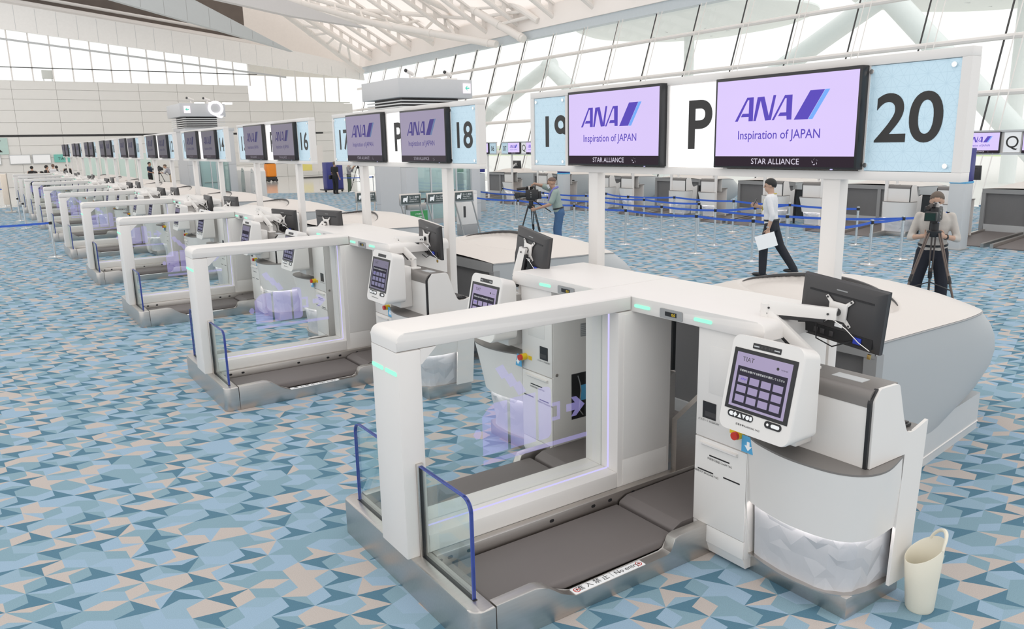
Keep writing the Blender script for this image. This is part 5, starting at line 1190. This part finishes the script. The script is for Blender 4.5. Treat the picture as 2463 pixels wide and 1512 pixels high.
def person(label, loc, rz, J, shirt, trousers, hair, skin=SKIN, look=0.0, nod=0.0, h=1.7, sleeve=.5, mask=False, shoes=None, extra=None, hands=True, vox=.014, hair_long=0.0, bald=False, handdir={}):
    c = thing('person', label, 'person', (0, 0, 0)); k = h/1.7
    body = bmesh.new(); torso(body, J, .93)
    limb(body, [J['neck']-Vector((0, 0, .03)), J['head']-Vector((.015, 0, .06))], [.055, .055])
    for s in 'LR':
        limb(body, [J['sh'+s], J['el'+s], J['wr'+s]], [.052, .042, .029]); limb(body, [J['hp'+s], J['kn'+s], J['an'+s]], [.085, .058, .042])
        ball(body, J['an'+s]+Vector((.05, 0, -.045)), (.11, .04, .035))
    hm = Matrix.Translation(J['head']) @ Matrix.Rotation(look, 4, 'Z') @ Matrix.Rotation(nod, 4, 'Y')
    hb = bmesh.new(); ball(hb, (-.005, 0, .025), (.097, .078, .092), 16, 12); ball(hb, (.022, 0, -.045), (.070, .060, .075), 14, 10)
    loft(hb, [[(.088, y, z) for y, z in ((-.012, .02), (.012, .02), (.016, -.025), (-.016, -.025))], [(.113, y, z) for y, z in ((-.005, -.005), (.005, -.005), (.009, -.022), (-.009, -.022))]])
    for s in (-1, 1): ball(hb, (-.005, s*.079, -.005), (.018, .010, .030), 8, 6)
    loft(hb, [[(.075, y, z) for y, z in ((-.024, -.052), (.024, -.052), (.02, -.068), (-.02, -.068))], [(.093, y, z) for y, z in ((-.016, -.056), (.016, -.056), (.014, -.064), (-.014, -.064))]])
    hb.transform(hm); tmp = bpy.data.meshes.new('h'); hb.to_mesh(tmp); hb.free(); body.from_mesh(tmp); bpy.data.meshes.remove(tmp)
    body = remeshed(body, vox*.72, 2)
    if hands:
        for s in 'LR':
            d = handdir.get(s) or ((J['wr'+s]-J['el'+s]), Vector((1, 0, .15)), .8); hand(body, J['wr'+s], *d)
    bo = obj('body', body, skin, c, smooth=1.2)
    e = bmesh.new()
    for s in (-1, 1): ball(e, (.086, s*.030, .008), (.010, .013, .008), 8, 6)
    e.transform(hm); obj('eyes', e, HAIRB, bo)
    # hair: cap over the skull
    hr = bmesh.new(); ball(hr, (0, 0, 0), 1.0, 28, 20)
    cut = lambda x: (-.62-hair_long*9)+(x+1)*.5*(1.08+hair_long*9) if not bald else -.05+(x+1)*.5*.55
    bmesh.ops.delete(hr, geom=[f for f in hr.faces if f.calc_center_median().z < cut(f.calc_center_median().x)], context='FACES')
    for v in hr.verts:
        k_ = 1.0 if v.co.z > cut(v.co.x)+.16 else .94
        v.co = Vector((-.010+v.co.x*.108*k_, v.co.y*.088*k_, .024+v.co.z*.106*(k_ if v.co.z > 0 else 1)))
    hr.transform(hm); obj('hair', hr, hair, c, smooth=1.2)
    if mask:
        mk = bmesh.new(); loft(mk, [[(x, y, z) for x, y, z in ((.06, -.066, -.02), (.125, -.02, -.012), (.125, .02, -.012), (.06, .066, -.02))], [(x, y, z) for x, y, z in ((.062, -.068, -.055), (.122, -.024, -.055), (.122, .024, -.055), (.062, .068, -.055))], [(x, y, z) for x, y, z in ((.05, -.06, -.10), (.10, -.02, -.115), (.10, .02, -.115), (.05, .06, -.10))]], close=False)
        mk.transform(hm); obj('face_mask', mk, MASKW, c, smooth=1.2)
    sh = bmesh.new(); torso(sh, J, 1.07, low=True)
    for s in 'LR':
        p = J['sh'+s]; e_ = J['el'+s]; w_ = J['wr'+s]
        if sleeve <= 1: q = p.lerp(e_, sleeve*1.3 if sleeve*1.3 < 1 else 1); limb(sh, [p, q], [.072, .066 if sleeve < .9 else .058])
        else: limb(sh, [p, e_, e_.lerp(w_, sleeve-1)], [.057, .048, .042])
    obj('shirt', remeshed(sh, vox, 5), shirt, c, smooth=1.2)
    tr = bmesh.new(); up = (J['neck']-J['hip']).normalized(); hs = (J['hpL']-J['hpR']).normalized(); hf = hs.cross(up)
    loft(tr, [[J['hip']+up*z+hs*(a*math.cos(q))+hf*(b*math.sin(q)) for q in [2*math.pi*i/18 for i in range(18)]] for z, a, b in ((-.14, .155, .115), (-.04, .176, .127), (.03, .172, .122), (.06, .165, .118))])
    for s in 'LR': limb(tr, [J['hp'+s], J['kn'+s], J['an'+s]-Vector((0, 0, .02))], [.106, .082, .066])
    obj('trousers', remeshed(tr, vox, 5), trousers, c, smooth=1.2)
    belt = bmesh.new(); loft(belt, [[J['hip']+up*z+hs*(.181*math.cos(q))+hf*(.131*math.sin(q)) for q in [2*math.pi*i/20 for i in range(20)]] for z in (.035, .065)]); obj('waist_belt', belt, BLACK, c)
    for s in 'LR':
        fb = bmesh.new(); a = J['an'+s]; ball(fb, a+Vector((.055, 0, -.048)), (.135, .048, .037), 12, 8); ball(fb, a+Vector((-.01, 0, -.02)), (.055, .045, .05), 10, 8); obj('shoe', fb, shoes or BLACK, c)
    if extra: extra(c, J, hm)
    c.scale = (k, k, k); place(c, loc, rz)
    return c
def lanyard(col, name):
    def f(c, J, hm):
        n = J['neck']; pts = [n+Vector((.0, .06, -.0)), n+Vector((.115, .045, -.10)), n+Vector((.145, .01, -.30)), n+Vector((.115, -.035, -.10)), n+Vector((.0, -.06, -.0)), n+Vector((-.085, -.03, .01)), n+Vector((-.085, .03, .01)), n+Vector((.0, .06, -.0))]
        obj('lanyard', T(pts, .007, 6), mat('lanyard_'+name, col, .6), c)
    return f
# ---------------------------------------------------------------- tripods and cameras
CAMB = mat('camera_black', (.022, .022, .024), .45, var=.15, scale=30); LENSG = mat('lens_green', (.01, .035, .03), .08)
def tripod(label, loc, h, rz, spread=.42, legm=None):
    c = thing('camera_tripod', label, 'tripod', (0, 0, 0), 'camera tripods'); legm = legm or CAMB
    for i in range(3):
        t = rz+i*2*math.pi/3; d = Vector((math.cos(t), math.sin(t), 0)); s = Vector((-d.y, d.x, 0)); top = d*.07+Vector((0, 0, h-.12)); ft = d*spread
        l = obj('leg', T([top.lerp(ft, .42), ft+Vector((0, 0, .02))], [.016, .013], 8), legm, c)
        for w in (-1, 1): obj('upper_tube', T([top+s*.022*w, top.lerp(ft, .52)+s*.016*w], .011, 8), legm, l)
        obj('foot', T([ft+Vector((0, 0, .035)), ft], [.016, .02], 8), BLACK, l); obj('clamp', T([top.lerp(ft, .45), top.lerp(ft, .53)], .027, 8), BLACK, l)
        obj('spreader', T([top.lerp(ft, .6), Vector((0, 0, h*.42))], .008, 6), BLACK, c)
    obj('bowl', lathe(bmesh.new(), [(.05, -.06), (.085, 0), (.085, .02), (.05, .03)], (0, 0, h-.12), 16), CAMB, c); obj('fluid_head', T([(0, 0, h-.10), (0, 0, h)], .05, 12), CAMB, c)
    place(c, loc); return c
def video_camera(label, loc, rz, big=True):
    """points along local -X toward its subject"""
    c = thing('video_camera', label, 'camera', (0, 0, 0), 'video cameras on tripods'); k = 1.0 if big else .82
    def b(*a, **q): return B(*[v*k for v in a], **q)
    obj('body', b(-.12, .17, -.06, .06, .02, .24, bev=.012), CAMB, c); obj('plate', b(-.1, .1, -.05, .05, 0, .02), BLACK, c)
    l = obj('lens_barrel', T([(-.12*k, 0, .12*k), (-.20*k, 0, .12*k), (-.26*k, 0, .115*k)], [.05*k, .052*k, .06*k], 16), CAMB, c); obj('lens_hood', b(-.36, -.26, -.085, .085, .045, .185, bev=.008), CAMB, l); obj('front_element', b(-.362, -.36, -.072, .072, .06, .17), LENSG, l)
    obj('handle', T([(.1*k, 0, .24*k), (.08*k, 0, .30*k), (-.1*k, 0, .30*k), (-.13*k, 0, .24*k)], .016*k, 8), CAMB, c)
    obj('microphone', T([(.05*k, .05*k, .27*k), (-.12*k, .05*k, .27*k), (-.32*k, .05*k, .25*k)], [.02*k, .032*k, .03*k], 12), mat('foam_grey', (.06, .05, .045), .95, bump=.3, scale=60), c)
    v = obj('viewfinder', b(-.10, .02, .06, .15, .17, .25, bev=.01), CAMB, c); obj('eyecup', T([(.02*k, .105*k, .21*k), (.07*k, .105*k, .21*k)], [.03*k, .04*k], 12), BLACK, v)
    obj('battery', b(.17, .24, -.05, .05, .03, .2, bev=.008), CAMB, c); obj('pan_handle', T([(.05*k, .06, .0), (.45, .16, -.28)], .011, 8), CAMB, c); obj('white_ring', T([(-.03*k, 0, .265*k), (-.05*k, 0, .265*k)], .052*k, 14), OFFW, c)
    for z in (.08, .13, .18): obj('knob', T([(.0, -.06*k, z*k), (.0, -.07*k, z*k)], .012*k, 8), MIDGREY, c)
    place(c, loc, rz); return c
V = lambda *a: Vector(a)
ang = lambda x, y: math.atan2(y, x)
# cameraman in the green tee: faces image left, left side to us
F1 = ang(-.80, .60); P1 = Vector((9.25, 10.43, 0)); f1 = Vector((math.cos(F1), math.sin(F1), 0)); l1 = Vector((-f1.y, f1.x, 0))
J = stand(); J.update(neck=V(.07, 0, 1.43), head=V(.13, 0, 1.57), hip=V(-.03, 0, .95), shL=V(.05, .19, 1.37), shR=V(.05, -.19, 1.38), elL=V(.17, .27, 1.10), wrL=V(.50, .20, 1.0), elR=V(.36, -.24, 1.50), wrR=V(.53, -.03, 1.56), hpL=V(-.05, .09, .9), hpR=V(-.05, -.09, .9), knL=V(-.01, .12, .5), anL=V(-.05, .13, .085), knR=V(.03, -.10, .5), anR=V(0, -.12, .085))
def towel(c, J, hm):
    n = J['neck']; obj('towel', T([n+V(.13, .10, -.27), n+V(.10, .10, -.10), n+V(.0, .085, .02), n+V(-.075, .0, .045), n+V(.0, -.085, .02), n+V(.12, -.09, -.2)], [.03, .03, .028, .028, .028, .025], 8), mat('towel_violet', (.20, .20, .50), .9), c)
person('man in pale green tee and jeans leaning to a big video camera', P1, F1, J, cloth('sage', (.30, .37, .34)), cloth('denim', (.06, .13, .26)), HAIRS, SKIN2, nod=R(10), h=1.68, sleeve=.62, mask=True, extra=towel, bald=True, handdir={'L': (V(.9, -.2, -.2), V(0, 0, 1), 1.1), 'R': (V(.6, .1, -.6), V(.3, 1, 0), .7)})
c1 = P1+f1*.60
tripod('black tripod under the big video camera beside the green tee', c1, 1.16, F1+R(20), .40); video_camera('big black video camera steered by the man in green', c1+Vector((0, 0, 1.17)), F1+math.pi)
# man walking away in a white shirt
F2 = ang(-.42, .90)
J = stand(); J.update(hip=V(0, 0, .95), neck=V(.03, 0, 1.445), head=V(.06, 0, 1.59), hpL=V(.0, .09, .9), knL=V(.10, .09, .52), anL=V(.10, .09, .085), hpR=V(0, -.09, .9), knR=V(-.14, -.09, .53), anR=V(-.40, -.10, .15), elL=V(-.06, .25, 1.10), wrL=V(.0, .25, .86), elR=V(.05, -.26, 1.12), wrR=V(.27, -.10, 1.22), shL=V(.03, .19, 1.39), shR=V(.03, -.19, 1.39))
def walk_extra(c, J, hm):
    lanyard((.55, .45, .05), 'yellow')(c, J, hm); obj('wrist_watch', T([J['wrL']+V(0, 0, .028), J['wrL']+V(0, 0, .05)], .034, 12), CHROME, c)
person('man in white shirt and dark trousers walking away with phone and papers', (10.02, 5.18, 0), F2, J, cloth('white_shirt', (.74, .74, .76)), cloth('charcoal', (.02, .022, .03)), HAIRB, look=R(18), nod=R(8), h=1.73, sleeve=1.35, extra=walk_extra, hair_long=.03, handdir={'R': (V(.8, .5, .3), V(0, 0, 1), .9), 'L': (V(.1, 0, -1), V(1, 0, 0), .9)})
def at_person(P, F, p, k): d = Vector((math.cos(F), math.sin(F), 0)); s = Vector((-d.y, d.x, 0)); return Vector(P)+d*p[0]*k+s*p[1]*k+Vector((0, 0, p[2]*k))
ph = at_person((10.02, 5.18, 0), F2, (.34, -.06, 1.25), 1.02); o = obj('smartphone', B(-.004, .004, -.037, .037, -.02, .12, .003), BLACK, sub=(0, 0, 0)); tag(o, 'dark smartphone held up by the man in the white shirt', 'phone'); place(o, ph, F2+R(20), 0, R(-25)); obj('phone_screen', B(-.0055, -.004, -.033, .033, -.012, .113), DARK, None).parent = o
pp = at_person((10.02, 5.18, 0), F2, (.02, .27, .66), 1.02); bm = bmesh.new(); box(bm, -.17, .17, -.004, .004, -.13, .12); o = obj('paper_sheaf', bm, PAPER, sub=(0, 0, 0)); tag(o, 'white papers held low by the walking man', 'papers'); place(o, pp, F2+R(8), 0, R(18))
for i in range(3): obj('sheet', B(-.165+i*.004, .172-i*.003, .0045+i*.0015, .005+i*.0015, -.126-i*.004, .118), PAPER, None).parent = o
# cameraman facing us
P3 = Vector((8.86, 1.70, 0)); F3 = ang(-10.4, -5.4); f3 = Vector((math.cos(F3), math.sin(F3), 0))
J = stand(); J.update(neck=V(.07, 0, 1.43), head=V(.12, 0, 1.57), shL=V(.05, .185, 1.375), shR=V(.05, -.185, 1.375), elL=V(.07, .275, 1.08), wrL=V(.27, .12, 1.13), elR=V(.07, -.275, 1.08), wrR=V(.27, -.11, 1.13), knL=V(.03, .14, .5), anL=V(-.02, .16, .085), knR=V(.03, -.16, .5), anR=V(-.02, -.19, .085))
def cam2_extra(c, J, hm):
    lanyard((.03, .10, .38), 'blue')(c, J, hm); obj('name_badge', B(.165, .17, .03, .12, 1.10, 1.15), PAPER, c); obj('wrist_watch', T([J['wrL'].lerp(J['elL'], .08), J['wrL'].lerp(J['elL'], .17)], .036, 12), BLACK, c)
person('cameraman in beige shirt facing us behind a small camera on tripod', P3, F3, J, cloth('beige', (.55, .51, .47)), cloth('navy_black', (.014, .016, .026)), HAIRG, nod=R(10), h=1.72, sleeve=1.30, mask=True, extra=cam2_extra, handdir={'L': (V(.8, -.5, .3), V(0, 0, 1), 1.1), 'R': (V(.8, .5, .3), V(0, 0, 1), 1.1)})
c3 = P3+f3*.40
tripod('grey brown tripod in front of the cameraman in beige', c3, 1.33, F3+R(180), .44, mat('tripod_bronze', (.16, .125, .11), .35, .6)); video_camera('small camcorder with fur microphone before the masked cameraman', c3+Vector((0, 0, 1.34)), F3+math.pi-R(12), False)
# two people near the lift
J = stand(); J.update(elL=V(.02, .24, 1.1), wrL=V(.10, .22, .88))
def bag(c, J, hm):
    obj('shoulder_bag', B(-.22, .05, .17, .27, .78, 1.0, .03), BLACK, c); obj('bag_strap', T([V(-.08, .22, 1.0), V(-.02, .1, 1.3), V(.02, -.14, 1.44)], .012, 6), BLACK, c)
person('person in black tee and trousers with a shoulder bag near the lift', (14.3, 36.2, 0), ang(.5, .2), J, cloth('black', (.018, .017, .017)), cloth('black_trousers', (.015, .015, .018)), HAIRG, h=1.68, mask=True, extra=bag, vox=.02, shoes=mat('brown_shoe', (.10, .06, .04), .6))
J = stand(); J.update(elL=V(.12, .24, 1.15), wrL=V(.28, .1, 1.38), elR=V(.12, -.24, 1.15), wrR=V(.28, -.1, 1.38))
person('person in grey top and loose green trousers behind a tripod', (15.3, 36.7, 0), ang(.6, -.5), J, cloth('grey', (.33, .32, .33)), cloth('olive', (.10, .13, .09)), HAIRB, h=1.66, sleeve=1.6, vox=.02, shoes=PAPER)
tripod('tripod of the person in green trousers', (15.75, 36.45, 0), 1.45, .4, .5); video_camera('camera of the person in green trousers', (15.75, 36.45, 1.46), ang(.6, -.5)+math.pi, False)
# crew behind the far gates
J = stand(); J.update(elL=V(.02, .25, 1.12), wrL=V(.25, .12, 1.05), elR=V(.02, -.25, 1.12), wrR=V(.25, -.12, 1.05))
person('man in navy polo shirt standing behind the far gates', (7.65, 49.9, 0), ang(.8, -.5), J, cloth('navy_polo', (.02, .035, .07)), MATS['cloth_black_trousers'], HAIRB, SKIN2, h=1.76, vox=.022, extra=lanyard((.05, .1, .5), 'royal'))
J = stand(); J.update(neck=V(.22, 0, 1.36), head=V(.32, 0, 1.46), shL=V(.18, .18, 1.29), shR=V(.18, -.18, 1.29), elL=V(.36, .22, 1.05), wrL=V(.55, .12, 1.08), elR=V(.36, -.22, 1.05), wrR=V(.55, -.12, 1.08))
person('man in grey shirt and khaki trousers stooping over a tripod', (8.75, 49.2, 0), ang(-.85, .3), J, cloth('light_grey', (.36, .36, .40)), cloth('khaki', (.42, .34, .25)), HAIRG, h=1.72, sleeve=1.2, nod=R(12), vox=.022)
tripod('tripod of the stooping man', (8.1, 49.4, 0), 1.2, .2, .5); video_camera('camera of the stooping man', (8.1, 49.4, 1.21), ang(-.85, .3)+math.pi, True)
JS = stand()
for (x, y, f, lab, st, hr, h, sk) in ((1.37, 50.2, (.3, 1), 'person in black jacket seen from behind, leftmost of the far group', 'black', HAIRB, 1.72, SKIN), (2.1, 50.2, (.9, .3), 'man in black suit in profile in the far group', 'black', HAIRB, 1.74, SKIN2), (2.52, 51.0, (.3, 1), 'man in white shirt from behind in the far group', 'white_shirt', HAIRS, 1.79, SKIN),
                                (2.75, 51.6, (-.3, 1), 'dark haired person half hidden behind the man in white', 'white_shirt', HAIRB, 1.68, SKIN), (3.5, 53.5, (.2, 1), 'person in black at the right of the far group', 'black', HAIRB, 1.74, SKIN),
                                (.98, 41.2, (.9, .2), 'person in cream top bending in front of the far group', 'beige', HAIRB, 1.58, SKIN), (1.36, 42.6, (-.9, .1), 'second person in cream top bending before the far group', 'beige', HAIRB, 1.55, SKIN)):
    person(lab, (x, y, 0), ang(*f), stand(), MATS['cloth_'+st], MATS['cloth_black_trousers'], hr, sk, h=h, sleeve=1.8, vox=.028, hands=True, hair_long=.03)
bpy.data.scenes.remove(TMP)
for me in list(_TXT.values()): bpy.data.meshes.remove(me)
